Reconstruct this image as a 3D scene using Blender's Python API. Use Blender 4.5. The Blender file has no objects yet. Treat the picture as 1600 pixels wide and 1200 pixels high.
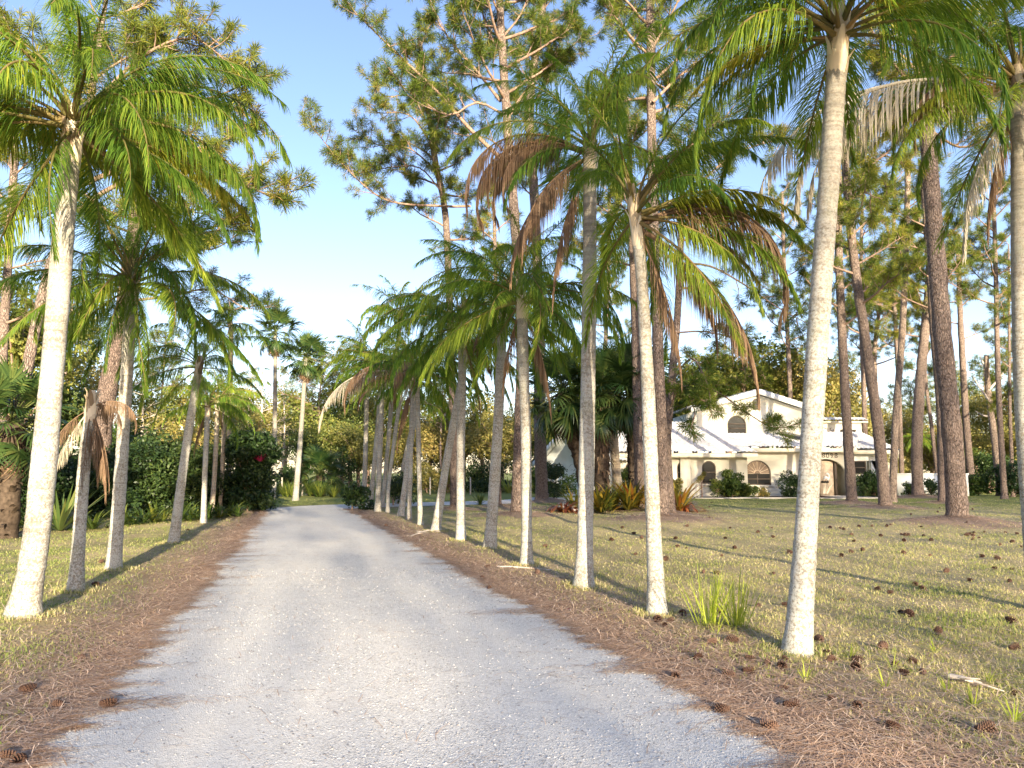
import bpy, math, random
import numpy as np
from mathutils import Vector, Matrix, noise as mnoise
from mathutils.geometry import tessellate_polygon

random.seed(7)
RNG = np.random.default_rng(7)
SC = bpy.context.scene
COL = SC.collection
R = math.radians

# ------------------------------------------------------------------ camera model
F = 1180.0
CH = 1.6
PITCH = math.atan(138 / F)
CPI, SPI = math.cos(PITCH), math.sin(PITCH)

def ray(u, v):
    a, b = (u - 800) / F, (600 - v) / F
    return Vector((a, CPI - b * SPI, SPI + b * CPI))

def gnd(u, v):
    r = ray(u, v)
    t = -CH / r.z
    return Vector((r.x * t, r.y * t, 0))

def at(u, v, y):
    r = ray(u, v)
    t = y / r.y
    return Vector((r.x * t, y, CH + r.z * t))

cam = bpy.data.cameras.new('camera')
camo = bpy.data.objects.new('camera', cam)
COL.objects.link(camo)
SC.camera = camo
camo.location = (0, 0, CH)
camo.rotation_euler = (math.pi / 2 + PITCH, 0, 0)
cam.sensor_width = 36
cam.lens = F / 1600 * 36
cam.clip_start = 0.05
cam.clip_end = 3000

# ------------------------------------------------------------------ light
SUN_EL, SUN_AZ = 11.0, 15.0           # behind the camera, a little to the right
wld = bpy.data.worlds.new('World')
SC.world = wld
wld.use_nodes = True
wn = wld.node_tree
sky = wn.nodes.new('ShaderNodeTexSky')
sky.sky_type = 'NISHITA'
sky.sun_disc = False
sky.sun_elevation = R(SUN_EL)
sky.sun_rotation = R(180 - SUN_AZ)
sky.dust_density = 0.6
sky.ozone_density = 1.9
tm = wn.nodes.new('ShaderNodeMix')          # white balance of the sky
tm.data_type = 'RGBA'
tm.blend_type = 'MULTIPLY'
tm.inputs[0].default_value = 1.0
tm.inputs[7].default_value = (0.99, 0.89, 1.0, 1)
wn.links.new(sky.outputs[0], tm.inputs[6])
wn.links.new(tm.outputs[2], wn.nodes['Background'].inputs[0])
wn.nodes['Background'].inputs[1].default_value = 0.0675
sl = bpy.data.lights.new('sun', 'SUN')
sl.energy = 3.1
sl.angle = R(0.5)
sl.color = (1.0, 0.86, 0.62)
so = bpy.data.objects.new('sun', sl)
COL.objects.link(so)
so.location = (0, 0, 60)
_az = R(SUN_AZ)
SUNV = Vector((math.sin(_az) * math.cos(R(SUN_EL)), -math.cos(_az) * math.cos(R(SUN_EL)), math.sin(R(SUN_EL))))
so.rotation_euler = SUNV.to_track_quat('Z', 'Y').to_euler()
SC.view_settings.view_transform = 'Standard'
SC.view_settings.look = 'None'
SC.view_settings.exposure = 2.6
SC.view_settings.gamma = 1
SC.cycles.use_denoising = True
SC.cycles.max_bounces = 8

# ------------------------------------------------------------------ object helpers
def tag(o, label=None, cat=None, group=None, kind=None):
    for k, v in (('label', label), ('category', cat), ('group', group), ('kind', kind)):
        if v:
            o[k] = v
    return o

def empty(name, loc, label=None, cat=None, group=None):
    o = bpy.data.objects.new(name, None)
    COL.objects.link(o)
    o.location = loc
    o.empty_display_size = 0.2
    return tag(o, label, cat, group)

def link(name, me, parent=None, m=None):
    o = bpy.data.objects.new(name, me)
    COL.objects.link(o)
    o.parent = parent
    if m is not None and len(me.materials) == 0:
        me.materials.append(m)
    return o

def copy_tree(o, parent=None):
    c = o.copy()
    COL.objects.link(c)
    c.parent = parent
    for ch in o.children:
        copy_tree(ch, c)
    return c

class MB:
    """collects vertices and faces (numpy) for one mesh"""
    def __init__(s):
        s.V, s.F, s.T, s.n = [], [], [], 0
    def add(s, V, Fc, tint=0.5):
        V = np.asarray(V, dtype=np.float64).reshape(-1, 3)
        t = np.broadcast_to(np.asarray(tint, dtype=np.float64), (len(V),)) if np.ndim(tint) == 0 else np.asarray(tint)
        for f in (Fc if isinstance(Fc, list) and isinstance(Fc[0], np.ndarray) else [Fc]):
            f = np.asarray(f, dtype=np.int64)
            if f.ndim == 1:
                f = f[None]
            if f.size:
                s.F.append(f + s.n)
        s.V.append(V); s.T.append(t); s.n += len(V)
        return s
    def mesh(s, name, m=None, smooth=False, off=None):
        V = np.concatenate(s.V)
        if off is not None:
            V = V - np.array(off)
        T = np.concatenate(s.T)
        fs = sorted(s.F, key=lambda f: f.shape[1])
        me = bpy.data.meshes.new(name)
        me.vertices.add(len(V))
        me.vertices.foreach_set('co', V.astype(np.float32).ravel())
        loops = np.concatenate([f.ravel() for f in fs]).astype(np.int32)
        tot = np.concatenate([np.full(len(f), f.shape[1], np.int32) for f in fs])
        st = np.concatenate([[0], np.cumsum(tot)[:-1]]).astype(np.int32)
        me.loops.add(len(loops))
        me.loops.foreach_set('vertex_index', loops)
        me.polygons.add(len(tot))
        me.polygons.foreach_set('loop_start', st)
        if smooth:
            me.polygons.foreach_set('use_smooth', np.ones(len(tot), dtype=bool))
        a = me.attributes.new('tint', 'FLOAT', 'POINT')
        a.data.foreach_set('value', T.astype(np.float32))
        me.update(calc_edges=True)
        me.validate()
        if m is not None:
            me.materials.append(m)
        return me
    def obj(s, name, m=None, parent=None, smooth=False, off=None):
        return link(name, s.mesh(name, m, smooth, off), parent)
    def box(s, lo, hi, tint=0.5):
        x0, y0, z0 = lo; x1, y1, z1 = hi
        V = [(x0, y0, z0), (x1, y0, z0), (x1, y1, z0), (x0, y1, z0), (x0, y0, z1), (x1, y0, z1), (x1, y1, z1), (x0, y1, z1)]
        return s.add(V, [[0, 3, 2, 1], [4, 5, 6, 7], [0, 1, 5, 4], [1, 2, 6, 5], [2, 3, 7, 6], [3, 0, 4, 7]], tint)
    def tube(s, P, rad, n=8, tint=None, cap=True, bump=0.0, seed=0):
        """tube along P; tint = metres along when None"""
        P = np.asarray([tuple(p) for p in P], dtype=np.float64)
        k = len(P)
        rad = np.broadcast_to(np.asarray(rad, dtype=np.float64), (k,))
        T = np.gradient(P, axis=0)
        T /= np.linalg.norm(T, axis=1)[:, None] + 1e-12
        up = np.array([0.0, 0, 1]) if abs(T[0, 2]) < 0.9 else np.array([1.0, 0, 0])
        A = np.zeros_like(P)
        a = np.cross(T[0], up); a /= np.linalg.norm(a)
        for i in range(k):
            a = a - T[i] * a.dot(T[i]); a /= np.linalg.norm(a) + 1e-12
            A[i] = a
        B = np.cross(T, A)
        th = np.linspace(0, 2 * math.pi, n, endpoint=False)
        rr = rad[:, None] * np.ones(n)[None]
        if bump:
            rg = np.random.default_rng(seed)
            nz = rg.normal(0, 1, (k, n))
            nz = (nz + np.roll(nz, 1, 1) + np.vstack([nz[:1], nz[:-1]])) / 2
            rr = rr * (1 + bump * nz)
        V = P[:, None] + rr[..., None] * (np.cos(th)[None, :, None] * A[:, None] + np.sin(th)[None, :, None] * B[:, None])
        ln = np.concatenate([[0], np.cumsum(np.linalg.norm(np.diff(P, axis=0), axis=1))])
        t = np.repeat(ln, n) if tint is None else np.full(k * n, tint)
        i = np.arange(k - 1)[:, None] * n
        j = np.arange(n)[None]
        j2 = (j + 1) % n
        q = np.stack([i + j, i + j2, i + n + j2, i + n + j], -1).reshape(-1, 4)
        s.add(V.reshape(-1, 3), q, t)
        if cap:
            b = s.n - k * n
            e = b + (k - 1) * n
            c = P[-1]
            s.V.append(c[None]); s.T.append(np.array([t[-1]])); s.n += 1
            s.F.append(np.array([[e + x, e + (x + 1) % n, s.n - 1] for x in range(n)]))
        return s

def catmull(pts, step=0.2):
    P = [Vector(p) for p in pts]
    if len(P) == 2:
        P = [P[0], P[0].lerp(P[1], .5), P[1]]
    Q = [2 * P[0] - P[1]] + P + [2 * P[-1] - P[-2]]
    out = []
    for i in range(1, len(Q) - 2):
        p0, p1, p2, p3 = Q[i - 1], Q[i], Q[i + 1], Q[i + 2]
        m = max(2, int((p2 - p1).length / step))
        for j in range(m):
            t = j / m
            out.append(0.5 * ((2 * p1) + (p2 - p0) * t + (2 * p0 - 5 * p1 + 4 * p2 - p3) * t * t + (3 * p1 - p0 - 3 * p2 + p3) * t ** 3))
    out.append(P[-1])
    return out

# ------------------------------------------------------------------ material helpers
class NT:
    def __init__(s, name):
        s.m = bpy.data.materials.new(name)
        s.m.use_nodes = True
        s.t = s.m.node_tree
        s.b = s.t.nodes['Principled BSDF']
        s.out = s.t.nodes['Material Output']
    def n(s, typ, **kw):
        x = s.t.nodes.new(typ)
        for k, v in kw.items():
            setattr(x, k, v)
        return x
    def l(s, a, b):
        s.t.links.new(a, b)
    def val(s, sock, v):
        if hasattr(v, 'links') or hasattr(v, 'is_linked'):
            s.l(v, sock)
        else:
            sock.default_value = v
    def pos(s):
        return s.n('ShaderNodeNewGeometry').outputs['Position']
    def attr(s, name='tint'):
        x = s.n('ShaderNodeAttribute'); x.attribute_name = name
        return x.outputs['Fac']
    def mapped(s, vec, scale):
        x = s.n('ShaderNodeMapping'); s.l(vec, x.inputs[0]); x.inputs['Scale'].default_value = scale
        return x.outputs[0]
    def noise(s, vec, scale, detail=3, rough=0.5, dim='3D'):
        x = s.n('ShaderNodeTexNoise'); x.noise_dimensions = dim
        if dim == '1D':
            s.l(vec, x.inputs['W'])
        elif vec is not None:
            s.l(vec, x.inputs['Vector'])
        x.inputs['Scale'].default_value = scale; x.inputs['Detail'].default_value = detail; x.inputs['Roughness'].default_value = rough
        return x.outputs[0]
    def voro(s, vec, scale, feature='F1', out='Distance'):
        x = s.n('ShaderNodeTexVoronoi'); x.feature = feature
        s.l(vec, x.inputs['Vector']); x.inputs['Scale'].default_value = scale
        return x.outputs[out]
    def ramp(s, fac, stops, interp='LINEAR'):
        x = s.n('ShaderNodeValToRGB'); s.l(fac, x.inputs[0])
        cr = x.color_ramp; cr.interpolation = interp
        while len(cr.elements) < len(stops):
            cr.elements.new(0.5)
        for e, (p, c) in zip(cr.elements, stops):
            e.position = p
            e.color = (c, c, c, 1) if isinstance(c, (int, float)) else (*c, 1)
        return x.outputs[0]
    def mix(s, fac, a, b, blend='MIX'):
        x = s.n('ShaderNodeMix'); x.data_type = 'RGBA'; x.blend_type = blend
        s.val(x.inputs[0], fac)
        for i, c in ((6, a), (7, b)):
            if isinstance(c, tuple):
                x.inputs[i].default_value = (*c, 1)
            else:
                s.l(c, x.inputs[i])
        return x.outputs[2]
    def math(s, op, a, b=0.0, clamp=False):
        x = s.n('ShaderNodeMath'); x.operation = op; x.use_clamp = clamp
        s.val(x.inputs[0], a); s.val(x.inputs[1], b)
        return x.outputs[0]
    def bump(s, h, strength=0.4, dist=0.02):
        x = s.n('ShaderNodeBump'); s.l(h, x.inputs['Height'])
        x.inputs['Strength'].default_value = strength; x.inputs['Distance'].default_value = dist
        s.l(x.outputs[0], s.b.inputs['Normal'])
    def done(s, col=None, rough=0.8, spec=0.3):
        if col is not None:
            if isinstance(col, tuple):
                s.b.inputs['Base Color'].default_value = (*col, 1)
            else:
                s.l(col, s.b.inputs['Base Color'])
        s.b.inputs['Roughness'].default_value = rough
        s.b.inputs['Specular IOR Level'].default_value = spec
        return s.m

def leafmat(name, stops, trans=0.35, rough=0.5, spec=0.3, boost=1.5, hue=0.045):
    t = NT(name)
    c = t.ramp(t.attr(), stops)
    oi = t.n('ShaderNodeObjectInfo')
    hs = t.n('ShaderNodeHueSaturation')
    t.l(c, hs.inputs['Color'])
    t.l(t.math('SUBTRACT', 0.5 + hue * .11, t.math('MULTIPLY', oi.outputs['Random'], hue)), hs.inputs['Hue'])
    t.l(t.math('ADD', t.math('MULTIPLY', oi.outputs['Random'], 0.6), 0.78), hs.inputs['Value'])
    c = hs.outputs[0]
    t.done(c, rough, spec)
    tr = t.n('ShaderNodeBsdfTranslucent')
    t.l(t.mix(1.0, c, (boost, boost * 1.05, boost * 0.6), 'MULTIPLY'), tr.inputs[0])
    mx = t.n('ShaderNodeMixShader'); mx.inputs[0].default_value = trans
    t.l(t.b.outputs[0], mx.inputs[1]); t.l(tr.outputs[0], mx.inputs[2])
    t.l(mx.outputs[0], t.out.inputs[0])
    return t.m

def plain(name, c, rough=0.7, spec=0.3, var=0.15, scale=6.0):
    t = NT(name)
    nz = t.noise(t.pos(), scale, 4)
    lo = tuple(x * (1 - var) for x in c); hi = tuple(min(1, x * (1 + var)) for x in c)
    return t.done(t.ramp(nz, [(0.3, lo), (0.7, hi)]), rough, spec)

# --- palm trunk: pale ringed bark with lichen
def mk_palm_trunk(name, ring, ring2, lich, lichamt, spots):
    t = NT(name)
    p = t.pos(); ln = t.attr()
    rings = t.noise(ln, 13.0, 2, 0.6, '1D')
    fine = t.noise(t.mapped(p, (30, 30, 60)), 1.0, 4, 0.6)
    base = t.mix(t.ramp(rings, [(0.42, 0.0), (0.60, 1.0)]), ring, ring2)
    base = t.mix(t.math('MULTIPLY', t.ramp(fine, [(0.35, 1.0), (0.6, 0.0)]), 0.45), base, (0.14, 0.12, 0.10))
    up = t.ramp(t.math('DIVIDE', ln, 6.0), [(0.0, 1.0), (0.45, 0.85), (0.75, 0.35), (1.0, 0.15)])
    lz = t.noise(p, 36.0, 6, 0.7)
    lz2 = t.noise(p, 2.2, 3, 0.5)
    la = t.math('ADD', t.math('MULTIPLY', lz, .8), t.math('MULTIPLY', lz2, .28))
    lm = t.math('MULTIPLY', t.ramp(la, [(0.48, 0.0), (0.57, 1.0)]), t.math('MULTIPLY', up, lichamt))
    base = t.mix(lm, base, lich)
    gz = t.noise(p, 3.0, 3, 0.6)
    base = t.mix(t.math('MULTIPLY', t.ramp(gz, [(0.5, 0.0), (0.72, 1.0)]), 0.3), base, (0.30, 0.33, 0.22))
    base = t.mix(t.math('MULTIPLY', t.ramp(t.noise(ln, 9.0, 1, 0.5, '1D'), [(.485, 0.0), (.50, 1.0), (.515, 0.0)]), .28), base, (0.12, 0.10, 0.08))
    sp = t.noise(p, 60.0, 4, 0.75)
    sm = t.math('MULTIPLY', t.ramp(sp, [(0.53, 0.0), (0.61, 1.0)]), t.math('MULTIPLY', up, spots))
    base = t.mix(sm, base, (0.15, 0.145, 0.13))
    t.bump(t.math('ADD', t.math('MULTIPLY', rings, 0.7), t.math('ADD', t.math('MULTIPLY', fine, 0.6), t.math('MULTIPLY', sp, 0.5))), 0.5, 0.02)
    return t.done(base, 0.85, 0.2)

M = {}
M['palm_trunk'] = mk_palm_trunk('palm_trunk', (0.24, 0.205, 0.16), (0.35, 0.305, 0.24), (0.50, 0.50, 0.46), 0.85, 0.8)
M['palm_trunk_brown'] = mk_palm_trunk('palm_trunk_brown', (0.24, 0.17, 0.11), (0.36, 0.27, 0.18), (0.60, 0.57, 0.48), 0.35, 0.5)

def mk_bark(name, plate, plate2, fissure, sc=1.0):
    t = NT(name)
    p = t.pos()
    nw = t.n('ShaderNodeTexNoise'); t.l(p, nw.inputs['Vector']); nw.inputs['Scale'].default_value = 7
    wob = t.mix(0.12, p, nw.outputs['Color'], 'ADD')
    pm = t.mapped(wob, (24 * sc, 24 * sc, 5.5 * sc))
    d = t.voro(pm, 1.0, 'DISTANCE_TO_EDGE')
    cell = t.voro(pm, 1.0, 'F1', 'Color')
    sep = t.n('ShaderNodeSeparateColor'); t.l(cell, sep.inputs[0])
    fine = t.noise(t.mapped(p, (40, 40, 16)), 1.0, 4, 0.6)
    col = t.mix(sep.outputs[0], plate, plate2)
    col = t.mix(t.math('MULTIPLY', fine, 0.5), col, (0.42, 0.34, 0.28))
    col = t.mix(t.math('MULTIPLY', t.ramp(d, [(0.02, 1.0), (0.18, 0.0)]), t.ramp(t.noise(p, 9, 3), [(.35, .25), (.6, 1.0)])), col, fissure)
    col = t.mix(t.math('MULTIPLY', t.ramp(t.noise(t.mapped(p, (60, 60, 14)), 1.0, 3, .7), [(.60, 0.0), (.68, 1.0)]), .5), col, (0.50, 0.45, 0.41))
    t.bump(t.math('ADD', t.ramp(d, [(0.0, 0.0), (0.2, 1.0)]), t.math('MULTIPLY', fine, 0.4)), 0.9, 0.04)
    return t.done(col, 0.9, 0.15)
M['bark'] = mk_bark('pine_bark', (0.27, 0.20, 0.168), (0.21, 0.150, 0.124), (0.078, 0.056, 0.048))
M['bark_pale'] = mk_bark('pine_bark_pale', (0.40, 0.31, 0.25), (0.30, 0.22, 0.17), (0.11, 0.08, 0.065), 0.8)
M['bark_dark'] = mk_bark('pine_bark_dark', (0.150, 0.095, 0.078), (0.11, 0.070, 0.058), (0.040, 0.028, 0.025))
M['limb'] = plain('limb_bark', (0.24, 0.165, 0.125), 0.9, 0.1, 0.4, 14)
M['deadwood'] = plain('dead_wood', (0.46, 0.40, 0.35), 0.9, 0.1, 0.3, 14)
M['boots'] = plain('palm_boots', (0.075, 0.055, 0.04), 0.9, 0.1, 0.5, 12)

M['sheath'] = leafmat('palm_sheath', [(0, (0.13, 0.085, 0.05)), (0.35, (0.34, 0.26, 0.17)), (0.7, (0.55, 0.46, 0.34)), (1, (0.62, 0.54, 0.42))], 0.05, 0.7, 0.2, hue=0.0)
M['frond'] = leafmat('palm_frond', [(0, (0.055, 0.120, 0.020)), (0.45, (0.120, 0.220, 0.030)), (0.85, (0.250, 0.310, 0.040)), (0.93, (0.20, 0.20, 0.06)), (1, (0.26, 0.21, 0.09))], 0.46, 0.5, 0.18)
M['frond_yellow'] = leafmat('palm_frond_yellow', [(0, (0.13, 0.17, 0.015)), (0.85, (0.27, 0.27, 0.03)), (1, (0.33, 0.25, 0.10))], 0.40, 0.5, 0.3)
M['frond_dead'] = leafmat('palm_frond_dead', [(0, (0.11, 0.068, 0.042)), (0.5, (0.20, 0.128, 0.080)), (1, (0.31, 0.215, 0.140))], 0.15, 0.8, 0.1, hue=0.0)
M['frond_grey'] = leafmat('palm_frond_grey', [(0, (0.30, 0.26, 0.20)), (0.5, (0.42, 0.37, 0.29)), (1, (0.55, 0.50, 0.40))], 0.12, 0.8, 0.1, hue=0.0)
M['needle'] = leafmat('pine_needles', [(0, (0.040, 0.078, 0.018)), (0.5, (0.095, 0.140, 0.022)), (0.9, (0.220, 0.225, 0.032)), (1, (0.24, 0.19, 0.06))], 0.30, 0.6, 0.12)
M['fan'] = leafmat('fan_leaf', [(0, (0.020, 0.052, 0.016)), (0.5, (0.040, 0.085, 0.022)), (1, (0.10, 0.13, 0.035))], 0.22, 0.4, 0.4)
M['leaf_dark'] = leafmat('shrub_leaf_dark', [(0, (0.010, 0.026, 0.009)), (0.5, (0.022, 0.050, 0.014)), (1, (0.055, 0.095, 0.022))], 0.22, 0.45, 0.3)
M['leaf_mid'] = leafmat('shrub_leaf_mid', [(0, (0.030, 0.065, 0.014)), (0.5, (0.065, 0.115, 0.022)), (1, (0.13, 0.17, 0.03))], 0.3, 0.45, 0.35)
M['leaf_tree'] = leafmat('tree_leaf', [(0, (0.050, 0.085, 0.022)), (0.5, (0.105, 0.145, 0.034)), (1, (0.22, 0.23, 0.05))], 0.3, 0.5, 0.3)
M['leaf_gold'] = leafmat('tree_leaf_olive', [(0, (0.095, 0.115, 0.030)), (0.5, (0.205, 0.205, 0.052)), (1, (0.36, 0.31, 0.085))], 0.3, 0.5, 0.3)
M['croton'] = leafmat('croton_leaf', [(0, (0.05, 0.085, 0.02)), (0.35, (0.13, 0.14, 0.025)), (0.6, (0.38, 0.27, 0.03)), (0.85, (0.36, 0.11, 0.03)), (1, (0.22, 0.04, 0.03))], 0.25, 0.4, 0.4, hue=0.0)
M['red_leaf'] = leafmat('red_leaf', [(0, (0.16, 0.035, 0.025)), (0.6, (0.32, 0.085, 0.04)), (1, (0.42, 0.19, 0.07))], 0.25, 0.4, 0.4, hue=0.0)
M['petal'] = leafmat('magenta_bract', [(0, (0.35, 0.02, 0.08)), (1, (0.55, 0.05, 0.14))], 0.3, 0.5, 0.3, hue=0.0)
M['grass'] = leafmat('grass_blades', [(0, (0.155, 0.200, 0.055)), (0.35, (0.275, 0.295, 0.095)), (0.65, (0.44, 0.385, 0.185)), (1, (0.60, 0.51, 0.33))], 0.3, 0.8, 0.05, hue=0.0)
M['tall_grass'] = leafmat('tall_grass', [(0, (0.30, 0.25, 0.12)), (0.3, (0.26, 0.32, 0.04)), (1, (0.46, 0.50, 0.08))], 0.45, 0.5, 0.3, hue=0.0)
M['straw'] = leafmat('pine_straw', [(0, (0.20, 0.125, 0.088)), (0.5, (0.385, 0.262, 0.188)), (1, (0.62, 0.48, 0.36))], 0.05, 0.8, 0.1, hue=0.0)
M['cone'] = plain('cone_scales', (0.085, 0.042, 0.030), 0.8, 0.2, 0.5, 40)
M['mulch'] = plain('mulch', (0.060, 0.026, 0.020), 0.95, 0.1, 0.6, 30)
M['concrete'] = plain('concrete', (0.62, 0.58, 0.52), 0.9, 0.2, 0.1, 3)
M['stucco'] = plain('cream_stucco', (0.78, 0.74, 0.63), 0.9, 0.15, 0.06, 2)
M['stucco_white'] = plain('white_stucco', (0.80, 0.82, 0.79), 0.9, 0.15, 0.05, 2)
M['trim'] = plain('cream_trim', (0.78, 0.72, 0.58), 0.7, 0.3, 0.05, 2)
M['tile'] = plain('white_roof_tile', (0.66, 0.655, 0.65), 0.7, 0.3, 0.22, 4)
M['bronze'] = plain('bronze_frame', (0.085, 0.065, 0.05), 0.5, 0.4, 0.1, 5)
M['wood'] = plain('tan_wood', (0.20, 0.145, 0.10), 0.7, 0.3, 0.15, 8)
M['door_panel'] = plain('painted_door', (0.50, 0.40, 0.30), 0.7, 0.3, 0.25, 5)
M['white_paint'] = plain('white_paint', (0.80, 0.80, 0.78), 0.6, 0.3, 0.03, 3)
M['black_paint'] = plain('black_paint', (0.02, 0.02, 0.02), 0.5, 0.4, 0.1, 3)
M['fence_post'] = plain('fence_wood', (0.40, 0.36, 0.30), 0.85, 0.2, 0.2, 12)
M['solar'] = plain('dark_panel', (0.035, 0.035, 0.04), 0.3, 0.5, 0.1, 3)
t_ = NT('cone_scales')
o_ = t_.n('ShaderNodeObjectInfo')
M['cone'] = t_.done(t_.mix(t_.noise(t_.pos(), 45, 3), t_.mix(o_.outputs['Random'], (0.045, 0.024, 0.018), (0.115, 0.062, 0.044)), t_.mix(o_.outputs['Random'], (0.10, 0.052, 0.036), (0.21, 0.135, 0.10))), .85, .15)
g_ = NT('window_glass'); M['glass'] = g_.done((0.010, 0.011, 0.012), 0.22, 0.06)

# ------------------------------------------------------------------ the drive's course and the ground
def xl(y): return -2.53 - 0.277 * (y - 4.27)
def xr(y): return 1.80 - 0.308 * (y - 4.09)
def main_c(y): return (0.5 * (xl(y) + xr(y)), y)
road_ctrl = [main_c(-16), main_c(-6), main_c(4), main_c(14), main_c(24), main_c(30.5), (-8.9, 33.6), (-7.7, 36.3), (-4.8, 38.4), (-0.5, 41.4), (2.0, 45.0), (2.6, 48.4)]
road_mid = catmull([(a, b, 0) for a, b in road_ctrl], 0.04)
RM = np.array([(p.x, p.y) for p in road_mid])
HWID = np.interp(RM[:, 1], [-16, 4, 31, 36, 50], [2.2, 2.17, 1.76, 1.9, 1.9])
RMS, HWS = RM[::8], HWID[::8]

def edge_dist(xy):
    """signed distance to the drive's edge, + outside"""
    xy = np.asarray(xy, dtype=np.float64).reshape(-1, 2)
    out = np.empty(len(xy))
    for i in range(0, len(xy), 20000):
        c = xy[i:i + 20000]
        d = np.sqrt(((c[:, None] - RMS[None]) ** 2).sum(-1)) - HWS[None]
        out[i:i + 20000] = d.min(1)
    return out

MOUNDS = []          # (x, y, height, radius) needle mounds round the pines
def add_mound(p, h, r):
    MOUNDS.append((p.x, p.y, h, r))

def height(xy):
    xy = np.asarray(xy, dtype=np.float64).reshape(-1, 2)
    x, y = xy[:, 0], xy[:, 1]
    z = 0.018 * np.sin(x * 1.7 + 0.6 * y) + 0.015 * np.sin(y * 1.3 - x * 0.8) + 0.010 * np.sin(3.1 * x - 2.3 * y)
    for mx, my, h, r in MOUNDS:
        q = ((x - mx) ** 2 + (y - my) ** 2) / r ** 2
        z = z + h * np.exp(-1.8 * q)
    e = edge_dist(xy)
    k = np.clip((e - 0.05) / 0.8, 0, 1)
    far = np.clip((64 - np.abs(x)) / 6, 0, 1) * np.clip((100 - y) / 6, 0, 1) * np.clip((y + 16) / 4, 0, 1)
    return (z + 0.01) * k * far

def gz(x, y):
    return float(height([(x, y)])[0])

# ------------------------------------------------------------------ plant generators
def unit(v):
    return v / (np.linalg.norm(v, axis=-1, keepdims=True) + 1e-12)

def strap(mb, base, d, w, length, droop, segs=3, tint=0.5, fold=None):
    """one narrow drooping leaf; base, d: 3-vectors"""
    d = np.array(d, float); d /= np.linalg.norm(d) + 1e-9
    side = np.cross(d, (0, 0, 1.0)) if fold is None else np.array(fold, float)
    nl = np.linalg.norm(side)
    side = side / nl if nl > 1e-6 else np.array([1.0, 0, 0])
    p = np.array(base, float)
    V = []
    for i in range(segs + 1):
        t = i / segs
        ww = w * (0.55 + 0.9 * t if t < 0.4 else 0.91 * (1 - (t - 0.4) / 0.6) ** 0.8)
        if i == segs:
            V.append(p)
        else:
            V += [p - side * ww, p + side * ww]
        d = d + np.array([0, 0, -droop]) / segs * (0.4 + 1.2 * t)
        d /= np.linalg.norm(d)
        p = p + d * length / segs
    q = [[2 * i, 2 * i + 1, 2 * i + 3, 2 * i + 2] for i in range(segs - 1)]
    mb.add(V, [np.array(q).reshape(-1, 4), np.array([[2 * segs - 2, 2 * segs - 1, 2 * segs]])], tint)

def frond_mesh(name, L, e0, bend, m, nl=190, leaf=0.64, droop=1.5, plum=0.7, seed=0, bare=0.2, w=0.013, curl=0.0, rt=0.97):
    """a feather palm leaf in its xz plane, starting at the origin"""
    rg = random.Random(seed)
    mb = MB()
    N = 22
    pts = [Vector((0, 0, 0))]
    ang = []
    for i in range(N):
        s = i / N
        e = R(e0) - R(bend) * s ** 1.25
        ang.append(e)
        side = curl * s * s
        pts.append(pts[-1] + Vector((math.cos(e) * math.cos(side), math.cos(e) * math.sin(side), math.sin(e))) * (L / N))
    rad = np.linspace(0.026, 0.004, N + 1)
    rad[0:3] = (0.05, 0.036, 0.030)
    mb.tube(pts, rad, 5, rt)
    for i in range(nl):
        s = bare + (1 - bare) * (i / (nl - 1)) ** 0.92
        k = min(N - 1, int(s * N))
        f = s * N - k
        p = pts[k].lerp(pts[k + 1], f)
        T = (pts[k + 1] - pts[k]).normalized()
        Y = Vector((0, 1, 0))
        Nn = T.cross(Y).normalized() * -1
        if mnoise.noise((i * .16, seed * 3.3, 0)) > .30:
            continue
        for sd in (-1, 1):
            if rg.random() < .07:
                continue
            r = rg.uniform(-plum, plum) + 0.15
            a = R(62 - 34 * s) + rg.uniform(-.12, .12)
            d = T * math.cos(a) + (Y * sd * math.cos(r) + Nn * math.sin(r)) * math.sin(a)
            q = (s - bare) / (1 - bare)
            ll = leaf * (0.55 + 0.5 * math.sin(math.pi * min(1, q * 1.25 + .12)) - 0.25 * q) * rg.uniform(.8, 1.12)
            strap(mb, p, d, w * rg.uniform(.8, 1.2), ll, droop * rg.uniform(.6, 1.4), 3, min(.88, max(0, rg.gauss(.42, .22))))
    return mb.mesh(name, m)

FR = {}          # elevation -> list of green leaf meshes
for ei, (e0, bend) in enumerate([(82, 60), (66, 82), (50, 104), (34, 106), (16, 98), (-4, 80), (-28, 52)]):
    FR[e0] = [frond_mesh('palm_frond', 1.0 * 2.9, e0, bend * (0.85 + 0.3 * k), M['frond'], w=.0088, seed=ei * 10 + k, curl=(-.3, .25)[k], droop=2.0 + .8 * k, plum=.75 + .3 * k) for k in range(2)]
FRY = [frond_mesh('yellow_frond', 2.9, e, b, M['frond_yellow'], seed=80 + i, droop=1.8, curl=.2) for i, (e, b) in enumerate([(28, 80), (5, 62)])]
FRD = [frond_mesh('dead_frond', 2.7, e, b, M['frond_dead'], seed=90 + i, droop=8, leaf=.80, plum=.4, w=.0085, rt=.55, nl=120) for i, (e, b) in enumerate([(28, 150), (-30, 62), (-66, 22), (34, 140)])]
FRG = [frond_mesh('grey_frond', 3.0, e, b, M['frond_grey'], seed=96 + i, droop=6, leaf=.75, plum=.5, w=.010, rt=.6, nl=85, curl=.25) for i, (e, b) in enumerate([(20, 110), (-50, 36)])]
# smaller set for the far trees: fewer leaflets
FRS = {}
for ei, e0 in enumerate(FR):
    FRS[e0] = [frond_mesh('palm_frond', 2.9, e0, {82: 60, 66: 82, 50: 95, 34: 106, 16: 100, -4: 82, -28: 54}[e0], M['frond'], nl=95, seed=200 + ei, droop=2.4, leaf=.66, w=.018, curl=.2)]

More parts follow.
